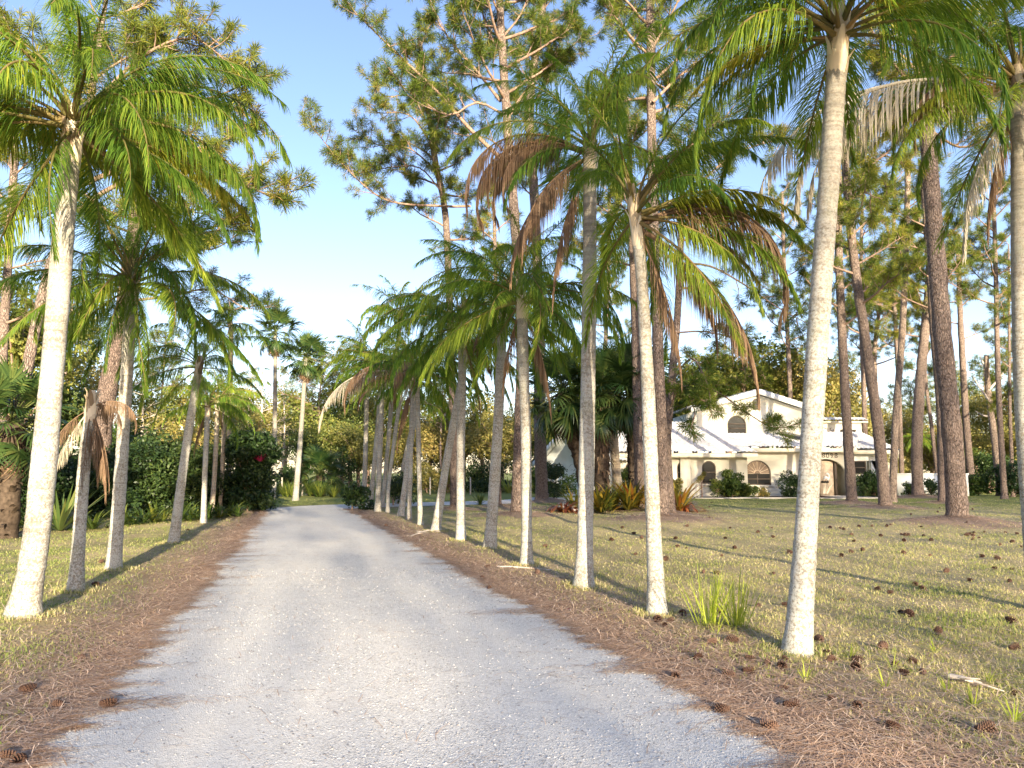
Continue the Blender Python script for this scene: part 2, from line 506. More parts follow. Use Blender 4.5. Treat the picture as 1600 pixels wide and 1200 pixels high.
def put(name, me, parent, loc, rotz, sc=1.0, tilt=0.0, roll=0.0, label=None):
    o = link(name, me, parent)
    o.location = loc
    o.rotation_euler = (roll, -tilt, rotz)
    o.scale = (sc, sc, sc)
    if label:
        o['label'] = label
    return o

def palm(label, pix, w, seed, nf=17, fl=1.0, dead=(), yellow=(), extra=(), trunk='palm_trunk', group='queen palms lining the drive', small=False, shaft=0.75, emin=-28, dy=0.0, skip=None, boots=True, name='queen_palm', lean_y=0.0):
    """pix: trunk points from the base up (picture points), w: base and top width in px; azimuths in degrees, 0 = +x"""
    rg = random.Random(seed)
    b = gnd(*pix[0])
    n = len(pix)
    pts = [at(u, v, b.y + lean_y * i / (n - 1)) for i, (u, v) in enumerate(pix)]
    z0 = gz(b.x, b.y)
    pts[0] = Vector((b.x, b.y, z0 - 0.06))
    root = empty(name, (b.x, b.y, z0), label, 'palm tree', group)
    off = (b.x, b.y, z0)
    P = catmull(pts, 0.045 if not small else 0.12)
    k = len(P)
    s = np.linspace(0, 1, k)
    mpp = b.y / F
    r = np.interp(s, [0, .3, 1], [w[0] * mpp / 2 * .76, w[0] * mpp / 2 * .72, w[1] * mpp / 2 * .86])
    ht = pts[-1].z
    h = s * ht
    r = r * (1 + 0.52 * np.exp(-(h / 0.24)))
    rgn = np.random.default_rng(seed)
    nz = rgn.normal(0, 1, k)
    r = r * (1 + 0.014 * nz + 0.02 * np.sin(h * 3.1 + seed))
    MB().tube(P, r, 22 if not small else 12, bump=0.018, seed=seed).obj('trunk', M[trunk], root, True, off)
    top = P[-1]
    axis = (P[-1] - P[-4]).normalized()
    # old leaf bases wrapped round the top of the trunk
    if shaft:
        mb = MB()
        rt = r[-1]
        ns = 13 if not small else 8
        core = [top - axis * 0.05 + axis * shaft * q for q in np.linspace(0, 1, 7)]
        mb.tube(core, np.interp(np.linspace(0, 1, 7), [0, .15, .5, 1], [rt * .98, rt * 1.12, rt * .95, rt * .45]), 14, 0.6, bump=.05, seed=seed)
        for i in range(ns):
            az = i * 2.4 + rg.uniform(-.3, .3)
            hh = (i / ns) * shaft * 0.8
            out = Vector((math.cos(az), math.sin(az), 0))
            sd = Vector((-math.sin(az), math.cos(az), 0))
            p0 = top + axis * (hh - .12)
            ll = rg.uniform(.3, .5) * (shaft / .75)
            tt = rg.uniform(.05, 1)
            V = []
            for j, (f, wd, o_) in enumerate([(0, 1.0, 1.0), (.4, .85, 1.12), (.75, .5, 1.2), (1.0, .22, rg.uniform(1.25, 1.9))]):
                c = p0 + axis * ll * f + out * (rt * o_)
                for e in (-1, 0, 1):
                    V.append(c + sd * (e * rt * .75 * wd) - out * (abs(e) * rt * .3 * wd) )
            q = [[3 * a + c, 3 * a + c + 1, 3 * a + c + 4, 3 * a + c + 3] for a in range(3) for c in range(2)]
            mb.add([tuple(x) for x in V], np.array(q), tt)
        mb.obj('leaf_sheath', M['sheath'], root, False, off)
    cr = top + axis * (shaft * 0.72) - Vector(off)
    nf = int(nf * 1.35)
    if small and emin == -28 and name == 'queen_palm':
        emin = -4
    fl = fl * (.84 if not small else .74)
    src = FRS if small else FR
    keys = sorted([e for e in src if e >= emin])
    az = rg.uniform(0, 6.28)
    for i in range(nf):
        q = (i + .5) / nf
        e = 82 - (82 - emin) * q ** 0.95
        key = min(keys, key=lambda x: abs(x - e))
        az += 2.399 + rg.uniform(-.3, .3)
        if skip and any(abs((math.degrees(az) - a + 180) % 360 - 180) < h_ for a, h_ in skip) and key < 60:
            continue
        f = fl * rg.uniform(.82, 1.08) * (0.85 if key > 70 else 1)
        put('frond', rg.choice(src[key]), root, cr - axis * (.28 * q * shaft), az, f, tilt=rg.uniform(-.16, .22), roll=rg.uniform(-.4, .4))
    for a, kind, f in extra:
        put('frond', src[kind][-1], root, cr - axis * .1, R(a), f * fl)
    for a, kind, f in dead:
        me = FRG[kind - 10] if kind >= 10 else FRD[kind]
        put('dead_frond', me, root, cr - axis * (.40 * shaft), R(a), f * fl, label='grey hanging dead frond' if kind >= 10 else 'brown dead frond')
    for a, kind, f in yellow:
        put('frond', FRY[kind], root, cr - axis * (.25 * shaft), R(a), f * fl, label='yellow frond')  # yellow leaf colour: real yellowing on some palms, painted-in sunlight on others
    return root

# fan leaves (cabbage and fan palms)
def fan_mesh(name, m, pet=0.9, rad=0.8, e=0.0, droop=.9, seed=0, n=34, w=.034):
    rg = random.Random(seed)
    mb = MB()
    pts = [Vector((pet * t, 0, -0.10 * t * t)) for t in np.linspace(0, 1, 5)]
    mb.tube(pts, np.linspace(.022, .013, 5), 5, 0.9)
    h = pts[-1]
    for i in range(n):
        a = R(-150 + 300 * i / (n - 1))
        d = Vector((math.cos(a), math.sin(a), .35 * abs(math.sin(a)) + rg.uniform(-.06, .06) - .1))
        nrm = Vector((-math.sin(a), math.cos(a), 0))
        strap(mb, h, d, w, rad * (0.75 + .25 * math.cos(a)) * rg.uniform(.9, 1.08), droop * rg.uniform(.5, 1.5), 4, min(1, max(0, rg.gauss(.4, .22))), nrm)
    return mb.mesh(name, m)
FAN = [fan_mesh('fan_leaf', M['fan'], seed=i, droop=.7 + .4 * i) for i in range(3)]
FAND = [fan_mesh('dead_fan_leaf', M['frond_dead'], seed=i + 9, droop=3.2, pet=.7, n=24, w=.025) for i in range(2)]

def fan_palm(label, name, base, pts, r, seed, n=34, sc=1.0, skirt=10, trunk='palm_trunk', group=None, boots=False, emin=-62):
    rg = random.Random(seed)
    z0 = gz(base.x, base.y)
    root = empty(name, (base.x, base.y, z0), label, 'palm tree', group)
    off = (base.x, base.y, z0)
    P = catmull([Vector((base.x, base.y, z0 - .08))] + pts, 0.12)
    k = len(P)
    rr = np.interp(np.linspace(0, 1, k), [0, .06, 1], [r[0] * 1.35, r[0], r[1]])
    if boots:
        trunk = 'boots'
    MB().tube(P, rr, 14, bump=.03 if not boots else .09, seed=seed).obj('trunk', M[trunk], root, True, off)
    if boots:
        mb = MB()
        for i in range(int(k * 5)):
            j = rg.randrange(int(k * .08), k)
            az = rg.uniform(0, 6.28)
            o_ = Vector((math.cos(az), math.sin(az), 0))
            strap(mb, P[j] + o_ * rr[j] * .8, o_ + Vector((0, 0, rg.uniform(.3, 1.4))), .06, rg.uniform(.22, .5) * (1.5 if boots == 2 else 1), rg.uniform(0, 2.6) if boots == 1 else rg.uniform(2, 6), 3, rg.random())
        mb.obj('leaf_boots', M['frond_dead'] if boots == 2 else M['boots'], root, False, off)['kind'] = 'stuff'
    top = P[-1] - Vector(off)
    az = 0
    for i in range(n):
        q = (i + .5) / n
        e = 80 - (80 - emin) * q
        az += 2.399 + rg.uniform(-.25, .25)
        put('fan_leaf', FAN[min(2, int(q * 3))], root, top + Vector((0, 0, .15 * (1 - q))), az, sc * rg.uniform(.85, 1.1), tilt=R(e), roll=rg.uniform(-.5, .5))
    for i in range(skirt):
        az += 2.399
        put('dead_fan_leaf', FAND[i % 2], root, top - Vector((0, 0, .15 + .25 * rg.random())), az, sc * rg.uniform(.7, .95), tilt=R(rg.uniform(-78, -55)))
    return root

# pines
def tufts(sites, dirs, K, ln, wd, seed):
    """needle bunches: sites (n,3), dirs (n,3) -> MB"""
    rg = np.random.default_rng(seed)
    S = np.repeat(np.asarray(sites), K, 0)
    D = np.repeat(unit(np.asarray(dirs)), K, 0)
    n = len(S)
    q = rg.uniform(0, 1, n)
    p = S - D * (q * 0.22)[:, None]
    d = unit(D * rg.uniform(.25, 1.0, n)[:, None] + unit(rg.normal(0, 1, (n, 3))) * .95)
    L = ln * rg.uniform(.7, 1.15, n)
    sd = unit(np.cross(d, rg.normal(0, 1, (n, 3)))) * wd
    mid = p + d * (L * .55)[:, None]
    tip = p + d * L[:, None] + np.array([0, 0, -1.0]) * (L * .12)[:, None]
    V = np.stack([p, mid + sd, tip, mid - sd], 1).reshape(-1, 3)
    f = np.arange(n * 4).reshape(-1, 4)
    base = np.repeat(np.clip(rg.normal(.45, .22, len(sites)), 0, .95), K)
    t = np.repeat(np.clip(base + rg.normal(0, .12, n), 0, 1), 4)
    return MB().add(V, f, t)

def limb_tree(rg, p0, d0, L, r0, mb, sites, dirs, pts=None, dens=1.0, rise=.25, sub=1.0):
    """one pine limb with twigs; fills mb with wood and sites with needle bunches"""
    if pts is None:
        d = d0.normalized()
        pts = [p0]
        N = max(5, int(L / .45))
        for i in range(N):
            d = (d + Vector((rg.uniform(-.22, .22), rg.uniform(-.22, .22), rg.uniform(-.16, .16) + rise * .12))).normalized()
            pts.append(pts[-1] + d * L / N)
    else:
        pts = catmull(pts, .35)
        L = sum((a - b).length for a, b in zip(pts, pts[1:]))
    k = len(pts)
    mb.tube(pts, np.linspace(r0, max(.012, r0 * .18), k), 6, 0.5)
    nt = max(5, int(L * 4.0 * dens))
    for i in range(nt):
        s = .25 + .75 * (i + rg.random()) / nt
        j = min(k - 2, int(s * (k - 1)))
        p = pts[j].lerp(pts[j + 1], rg.random())
        t = (pts[j + 1] - pts[j]).normalized()
        rv = Vector((rg.gauss(0, 1), rg.gauss(0, 1), rg.gauss(.25, .7))).normalized()
        dd = (t * .6 + rv * .9).normalized()
        tl = rg.uniform(.45, 1.25) * sub * (1.15 - .5 * s) * min(1.3, .5 + L / 5)
        tp = [p]
        for q in range(3):
            dd = (dd + Vector((rg.uniform(-.3, .3), rg.uniform(-.3, .3), rg.uniform(-.1, .32)))).normalized()
            tp.append(tp[-1] + dd * tl / 3)
        mb.tube(tp, (.020, .016, .012, .008), 4, 0.5, False)
        sites.append(tp[3]); dirs.append(dd)
        sites.append(tp[2]); dirs.append((dd + rv * .7).normalized())
        for q in range(rg.choice((1, 2, 2, 3))):
            a = tp[rg.choice((1, 2, 2))]
            e = (dd + Vector((rg.gauss(0, .8), rg.gauss(0, .8), rg.gauss(.2, .6)))).normalized()
            z = a + e * rg.uniform(.22, .5) * sub
            mb.tube([a, a.lerp(z, .5) + Vector((0, 0, -.02)), z], (.011, .009, .006), 3, 0.5, False)
            sites.append(z); dirs.append(e)
    sites.append(pts[-1]); dirs.append((pts[-1] - pts[-2]).normalized())

def pine(label, pix, w, seed, Y=None, h0=.5, nl=14, ll=(1.6, 3.4), explicit=(), K=52, ln=.31, wd=.0085, bark='bark', group='tall pines on the lawn', dens=1.0, mound=None, name='pine_tree', ztop=None, up=.35, needle='needle', sub=1.0):
    rg = random.Random(seed)
    b = gnd(*pix[0]) if Y is None else Vector((at(pix[0][0], 738, Y).x, Y, 0))
    z0 = gz(b.x, b.y)
    off = (b.x, b.y, z0)
    pts = [Vector((b.x, b.y, z0 - .1))] + [at(u, v, b.y + rg.uniform(-.15, .15) * i) for i, (u, v) in enumerate(pix[1:], 1)]
    if ztop:
        d = (pts[-1] - pts[-2]).normalized()
        while pts[-1].z < ztop:
            d = (d + Vector((rg.uniform(-.05, .05), rg.uniform(-.05, .05), .05))).normalized()
            pts.append(pts[-1] + d * min(2.0, max(.4, ztop - pts[-1].z + .05)))
    root = empty(name, off, label, 'pine tree', group)
    P = catmull(pts, .22)
    k = len(P)
    s = np.linspace(0, 1, k)
    mpp = b.y / F
    ra, rb = w[0] * mpp / 2 * .8, w[1] * mpp / 2 * .8
    zs = np.array([p.z for p in P])
    zp = pts[len(pix) - 1].z
    r = np.interp(zs, [0, zp * .5, zp, max(zp + .1, zs[-1])], [ra, (ra * .55 + rb * .45), rb, rb if zs[-1] <= zp + .2 else max(.03, rb * .25)])
    r = r * (1 + .45 * np.exp(-zs / .22))
    MB().tube(P, r, 18, bump=.045, seed=seed).obj('trunk', M[bark], root, True, off)
    wood, sites, dirs = MB(), [], []
    for e in explicit:
        # (list of picture points, start radius m, depth drift m)
        pp, rr, dz = e
        q = []
        for i, (u, v) in enumerate(pp):
            q.append(at(u, v, b.y + dz * i / (len(pp) - 1) + rg.uniform(-.1, .1) * min(i, 1)))
        limb_tree(rg, None, None, None, rr, wood, sites, dirs, q, dens, sub=sub)
    az = rg.uniform(0, 6.28)
    for i in range(nl):
        q = h0 + (1 - h0) * (i + rg.random() * .8) / nl
        j = min(k - 2, int(q * k))
        az += 2.399 + rg.uniform(-.5, .5)
        x = (q - h0) / (1 - h0)
        L = ll[0] + (ll[1] - ll[0]) * (1 - x) ** .7 * rg.uniform(.6, 1.1)
        el = up * rg.uniform(.2, 1.2) + x * .7
        limb_tree(rg, P[j], Vector((math.cos(az), math.sin(az), el)), L, max(.022, min(r[j] * .45, .02 + L * .014)), wood, sites, dirs, None, dens, .5, sub)
    if wood.n:
        wood.obj('limbs', M['limb'], root, False, off)
    if sites:
        tufts([tuple(x) for x in sites], [tuple(x) for x in dirs], K, ln, wd, seed).obj('crown', M[needle], root, False, off)
    if mound:
        pass
    return root

# broad-leaved crowns: many small leaves spread through uneven lobes
def leaves_mesh(name, m, H, Rr, z0, leaf, n, lobes, seed, flat=.8, asp=.55, smooth=False, mb=None):
    rg = np.random.default_rng(seed)
    c = unit(rg.normal(0, 1, (lobes, 3))) * (rg.uniform(0, 1, lobes) ** .45)[:, None]
    if z0 <= 0:
        zz = rg.uniform(.10, .80, lobes) * H
        c = np.column_stack([c[:, 0] * Rr * .74 * (1.05 - .35 * zz / H), c[:, 1] * Rr * .74 * (1.05 - .35 * zz / H), zz])
    else:
        c = c * np.array([Rr * .72, Rr * .72, (H - z0) / 2 * .72]) + np.array([0, 0, (H + z0) / 2])
    lr = rg.uniform(.2, .42, lobes) * Rr
    k = rg.choice(lobes, n, p=lr ** 2 / (lr ** 2).sum())
    dirn = unit(rg.normal(0, 1, (n, 3)))
    rad = lr[k] * rg.uniform(.25, 1, n) ** .4 * rg.uniform(.85, 1.18, n)
    p = c[k] + dirn * rad[:, None] * np.array([1, 1, flat])
    p[:, 2] = np.maximum(p[:, 2], leaf * .4)
    nrm = unit(dirn * .7 + rg.normal(0, .7, (n, 3)) + np.array([0, 0, .35]))
    a = unit(np.cross(nrm, rg.normal(0, 1, (n, 3))))
    b = np.cross(nrm, a)
    L = leaf * rg.uniform(.6, 1.25, n)[:, None]
    V = np.stack([p - a * L * .5, p + b * L * asp * .5, p + a * L * .5 - nrm * L * .12, p - b * L * asp * .5], 1).reshape(-1, 3)
    lt = rg.uniform(.2, .8, lobes)
    t = np.clip(lt[k] + rg.normal(0, .18, n), 0, 1)
    mb = mb or MB()
    mb.add(V, np.arange(n * 4).reshape(-1, 4), np.repeat(t, 4))
    return mb.mesh(name, m), c, lr

def stems_mesh(name, m, c, H, r, seed, th=.4, lean=.0):
    rg = random.Random(seed)
    mb = MB()
    top = Vector((rg.uniform(-.2, .2) * H * .2, rg.uniform(-.2, .2) * H * .2, H * th))
    mid = top * .5 + Vector((rg.uniform(-.1, .1), rg.uniform(-.1, .1), 0)) * H * .1
    tr = catmull([(0, 0, -.1), mid, top], max(.1, H / 40))
    mb.tube(tr, np.linspace(r, r * .6, len(tr)), 9, 0.5, bump=.05, seed=seed)
    for i in range(len(c)):
        e = Vector(c[i])
        s = tr[rg.randrange(len(tr) // 2, len(tr))]
        mid = s.lerp(e, .5) + Vector((0, 0, (e - s).length * rg.uniform(-.05, .15)))
        q = catmull([s, mid, e], max(.15, H / 25))
        mb.tube(q, np.linspace(r * .38, r * .06, len(q)), 5, 0.5)
    return mb.mesh(name, m)

def shrub(label, loc, Hh, Rr, leaf, n, m, seed, lobes=10, cat='shrub', group=None, name='garden_shrub', z0=0.0, asp=.55, stem=True):
    z = gz(loc[0], loc[1])
    root = empty(name, (loc[0], loc[1], z), label, cat, group)
    me, c, lr = leaves_mesh('shrub_leaves', M[m], Hh, Rr, z0, leaf * 1.25, int(n * 1.6), int(lobes * 1.6), seed, asp=asp)
    link('crown', me, root)
    if stem:
        link('stems', stems_mesh('shrub_stems', M['limb'], c, Hh, max(.02, Rr * .035), seed, .15), root)
    return root

def rosette_mesh(name, m, n, L, w, seed, up=(.15, 1.3), droop=1.3, tints=(0, 1), segs=4):
    rg = random.Random(seed)
    mb = MB()
    for i in range(n):
        az = i * 2.399 + rg.uniform(-.3, .3)
        u = rg.uniform(*up)
        strap(mb, (math.cos(az) * .04, math.sin(az) * .04, .03), (math.cos(az), math.sin(az), u), w * rg.uniform(.8, 1.2), L * rg.uniform(.65, 1.1), droop * rg.uniform(.5, 1.4), segs, rg.uniform(*tints), (-math.sin(az), math.cos(az), 0))
    return mb.mesh(name, m)

# ------------------------------------------------------------------ pines: data first, so that the ground can rise round them
PINES = [
 # left side
 dict(label='tall pine right behind the big yellow-lit palm trunk at the left', pix=[(2, 800), (40, 590), (75, 430), (112, 320), (128, 240), (150, 100)], Y=19, w=(24, 13), seed=1, h0=.62, nl=9, ztop=15.5, ll=(1.4, 3.2), dens=1.5,
      explicit=[([(125, 290), (190, 262), (250, 236), (330, 228), (400, 190)], .075, 1.0), ([(122, 330), (180, 290), (270, 262), (360, 285), (445, 312)], .07, -.8), ([(135, 225), (200, 190), (260, 165), (340, 150), (400, 120)], .07, .5), ([(240, 262), (290, 300), (330, 340), (385, 352)], .045, .9), ([(140, 170), (220, 90), (300, 60), (370, 110)], .06, -.6), ([(128, 300), (170, 330), (230, 350), (300, 372)], .04, 1.2)], mound=None),
 dict(label='thick dark pine trunk leaning behind the second pale palm on the left', pix=[(148, 806), (163, 640), (185, 530), (200, 440), (214, 330)], w=(40, 26), seed=2, h0=.7, nl=7, ztop=15, ll=(1.5, 3.2), bark='bark_dark',
      explicit=[([(205, 470), (270, 462), (330, 452), (385, 482), (432, 478)], .06, 2.0), ([(200, 440), (270, 380), (330, 390), (380, 360)], .06, -.5)]),
 dict(label='slim orange-barked pine at the left edge of the photo', pix=[(-4, 806), (4, 560), (12, 420), (22, 260), (24, 180)], w=(19, 13), seed=3, h0=.45, nl=13, ztop=14, ll=(1.2, 2.6), group='pines in the wood on the left'),
 # behind the right-hand palms
 dict(label='tall sunlit pine with wide forking limbs above the middle of the palm row', pix=[(808, 808), (815, 520), (803, 330), (795, 230), (787, 110), (780, 0)], w=(24, 15), seed=4, h0=0.66, nl=19, ztop=23, ll=(1.5, 4.0), mound=(.22, 1.9),
      explicit=[([(787, 252), (733, 200), (683, 143), (627, 90), (583, 47), (530, -5)], .085, -1.5), ([(782, 158), (740, 105), (700, 58), (668, 0), (655, -40)], .07, 1.0), ([(790, 190), (835, 120), (870, 75), (895, 30)], .06, .8), ([(789, 180), (745, 160), (700, 180), (640, 145), (606, 105)], .05, -2), ([(793, 240), (760, 215), (715, 210), (690, 190)], .04, 1.6), ([(785, 90), (760, 40), (745, -20)], .05, .3), ([(784, 60), (815, 20), (835, -40)], .05, -.4)]),
 dict(label='shorter dark pine whose long low limb reaches out to the left over the palms', pix=[(711, 797), (706, 600), (697, 350), (680, 250), (667, 153), (655, 60)], w=(17, 10), seed=5, h0=0.54, nl=18, ztop=17.5, ll=(1.2, 3.0), mound=(.1, 1.4),
      explicit=[([(735, 322), (690, 322), (600, 311), (533, 254), (500, 213), (470, 176)], .06, -1.5), ([(690, 275), (640, 232), (590, 226), (548, 200)], .045, .5), ([(678, 230), (640, 180), (590, 176), (575, 160)], .045, -.8), ([(690, 300), (655, 262), (606, 262), (560, 270), (520, 255)], .04, 1.0), ([(672, 180), (640, 150), (600, 150), (575, 120)], .04, 0)]),
 dict(label='reddish pine with a straight trunk just left of the mint gable wall', pix=[(847, 786), (843, 650), (843, 520), (836, 330), (828, 200), (832, 120), (850, 0)], w=(24, 14), seed=6, h0=0.54, nl=21, ztop=22, ll=(1.2, 3.2), mound=(.25, 2.2),
      explicit=[([(836, 330), (880, 290), (930, 278), (980, 285)], .05, .6), ([(843, 470), (880, 400), (930, 370), (990, 350)], .05, -1), ([(830, 170), (860, 110), (895, 70), (940, 50)], .05, .4)]),
 dict(label='thin dark pine trunk between the garage drive and the palm row', pix=[(779, 793), (777, 650), (775, 480), (772, 330)], w=(11, 7), seed=7, h0=.6, nl=10, ztop=15, ll=(.9, 2.0), mound=(.1, 1.2)),
 dict(label='slender pine right behind the second palm from the right', pix=[(1000, 799), (996, 650), (992, 500), (986, 340), (982, 200)], w=(19, 11), seed=8, h0=0.56, nl=18, ztop=18, ll=(1.2, 2.8), mound=(.15, 1.6)),
 dict(label='tall pine with pale plated bark, front trunk of the close pair', pix=[(1036, 815), (1034, 690), (1028, 540), (1022, 390), (1018, 200), (1017, 60), (1016, 0)], w=(23, 17), seed=9, h0=0.60, nl=21, ztop=22, ll=(1.4, 3.6), mound=(.24, 2.3),
      explicit=[([(1020, 160), (1060, 120), (1100, 90), (1150, 60)], .06, .6), ([(1019, 250), (1070, 235), (1120, 190), (1180, 165)], .06, -1), ([(1018, 110), (985, 60), (960, 20)], .05, .6), ([(1021, 330), (1075, 300), (1150, 240), (1230, 215)], .06, 1.4)]),
 dict(label='brown pine of the close pair that bends away to the right', pix=[(1048, 806), (1042, 690), (1050, 590), (1058, 500), (1063, 400), (1066, 260)], w=(19, 9), seed=10, h0=.6, nl=8, dens=.6, sub=.75, ztop=14.5, ll=(1.2, 2.8), mound=(.12, 1.6),
      explicit=[([(1055, 520), (1100, 518), (1150, 530), (1170, 545)], .04, -2.5), ([(1064, 412), (1110, 416), (1165, 446), (1215, 480), (1270, 510)], .05, -2.5), ([(1046, 620), (1080, 600), (1120, 612), (1160, 640), (1205, 668), (1222, 664)], .045, -4.5), ([(1046, 640), (1064, 600), (1085, 640), (1080, 668)], .04, -3.5), ([(1048, 600), (1080, 560), (1105, 600), (1112, 650)], .04, -4)]),
 # right side
 dict(label='dark straight pine rising in front of the arched entry', pix=[(1331, 788), (1322, 640), (1312, 440), (1310, 330), (1308, 200)], w=(19, 12), seed=11, h0=0.44, nl=19, ztop=17, ll=(1.2, 3.0), mound=(.16, 2.0)),
 dict(label='pine with flaking white-flecked bark leaning left before the house windows', pix=[(1384, 795), (1372, 670), (1355, 550), (1334, 400), (1322, 270), (1316, 160)], w=(22, 13), seed=12, h0=0.49, nl=18, ztop=18, ll=(1.2, 3.2), mound=(.18, 2.0)),
 dict(label='pale grey slim pine at the right corner of the house', pix=[(1394, 785), (1400, 650), (1410, 515), (1416, 380), (1419, 250)], w=(14, 10), seed=13, h0=.62, nl=10, ztop=17, ll=(1.0, 2.4), bark='bark_pale'),
 dict(label='pine with one orange-lit edge in front of the white garden wall', pix=[(1434, 779), (1433, 680), (1441, 560), (1452, 450), (1458, 330)], w=(21, 14), seed=14, h0=0.54, nl=16, ztop=17, ll=(1.4, 3.2), mound=(.2, 2.2),
      explicit=[([(1448, 490), (1420, 470), (1385, 478), (1350, 470)], .05, 1), ([(1450, 455), (1410, 430), (1370, 420)], .05, 0)]),
 dict(label='dark pine half hidden behind the thickest pine on the right', pix=[(1474, 788), (1470, 640), (1459, 510), (1452, 400), (1440, 250)], w=(18, 12), seed=15, h0=0.56, nl=15, ztop=16.5, ll=(1.2, 2.8), mound=(.14, 1.6)),
 dict(label='thickest pine on the right, its furrowed trunk on a mound of needles', pix=[(1497, 822), (1489, 690), (1476, 560), (1466, 440), (1456, 300), (1446, 180), (1437, 80), (1430, 0)], w=(37, 26), seed=16, h0=0.58, nl=19, ztop=19, ll=(1.4, 3.6), mound=(.30, 2.4),
      explicit=[([(1450, 175), (1420, 180), (1395, 230), (1360, 260), (1352, 300), (1385, 312)], .065, -1), ([(1455, 270), (1490, 170), (1510, 190), (1480, 140), (1530, 172)], .05, .5), ([(1448, 200), (1500, 230), (1545, 215), (1600, 190)], .05, 1), ([(1440, 120), (1400, 80), (1350, 70), (1300, 95)], .06, .8)]),
 dict(label='slim pine lit on its right edge, just right of the thickest pine', pix=[(1518, 752), (1512, 690), (1506, 600), (1500, 480), (1497, 380)], Y=55, w=(14, 8), seed=17, h0=.6, nl=9, ztop=19, ll=(1.2, 2.8)),
 dict(label='bare broken-topped dead tree leaning left at the far right', pix=[(1562, 748), (1553, 680), (1544, 610), (1541, 555)], Y=52, w=(15, 8), seed=18, h0=.99, nl=0, ll=(1, 2), bark='bark_pale', name='dead_tree',
      explicit=[]),
 dict(label='very thin straight pine at the right edge of the photo', pix=[(1580, 745), (1578, 640), (1577, 540), (1576, 400)], Y=50, w=(7, 4), seed=19, h0=.35, nl=14, ztop=17, ll=(.6, 1.6)),
 dict(label='leaning thin pine beyond the white garden wall', pix=[(1466, 745), (1456, 670), (1446, 590), (1444, 500)], Y=56, w=(8, 5), seed=20, h0=.6, nl=9, ztop=14, ll=(.8, 2.2)),
 dict(label='slender pine between the dark straight pine and the white-flecked pine', pix=[(1352, 752), (1350, 620), (1345, 480), (1347, 330)], Y=58, w=(10, 6), seed=22, h0=.5, nl=16, ztop=24, ll=(1.4, 3.6)),
 dict(label='slender far pine just left of the palm at the right edge', pix=[(1566, 752), (1560, 600), (1556, 430), (1552, 300)], Y=46, w=(11, 7), seed=23, h0=.5, nl=18, ztop=21, ll=(1.6, 4.0)),
 dict(label='slender pine rising behind the pale grey slim pine', pix=[(1408, 752), (1404, 600), (1396, 430), (1398, 280)], Y=62, w=(9, 6), seed=24, h0=.45, nl=18, ztop=25, ll=(1.6, 4.2)),
 dict(label='tall far pine showing left of the nearest right palm trunk', pix=[(1236, 752), (1234, 600), (1226, 430), (1222, 300)], Y=64, w=(10, 6), seed=25, h0=.45, nl=20, ztop=26, ll=(1.8, 4.4)),
 dict(label='tall far pine behind the white palm at mid-lawn', pix=[(940, 752), (944, 600), (950, 430), (952, 300)], Y=60, w=(10, 6), seed=26, h0=.5, nl=18, ztop=24, ll=(1.6, 3.8)),
 dict(label='flat-topped spreading pine standing behind the right end of the house', pix=[(1371, 748), (1370, 640), (1366, 560), (1372, 500)], Y=66, w=(12, 8), seed=21, h0=.62, nl=16, ztop=17.5, ll=(2.5, 5.2), up=.1, bark='bark_pale', sub=1.7),
]
for d in PINES:
    mo = d.get('mound')
    if mo:
        add_mound(gnd(*d['pix'][0]), mo[0], mo[1])

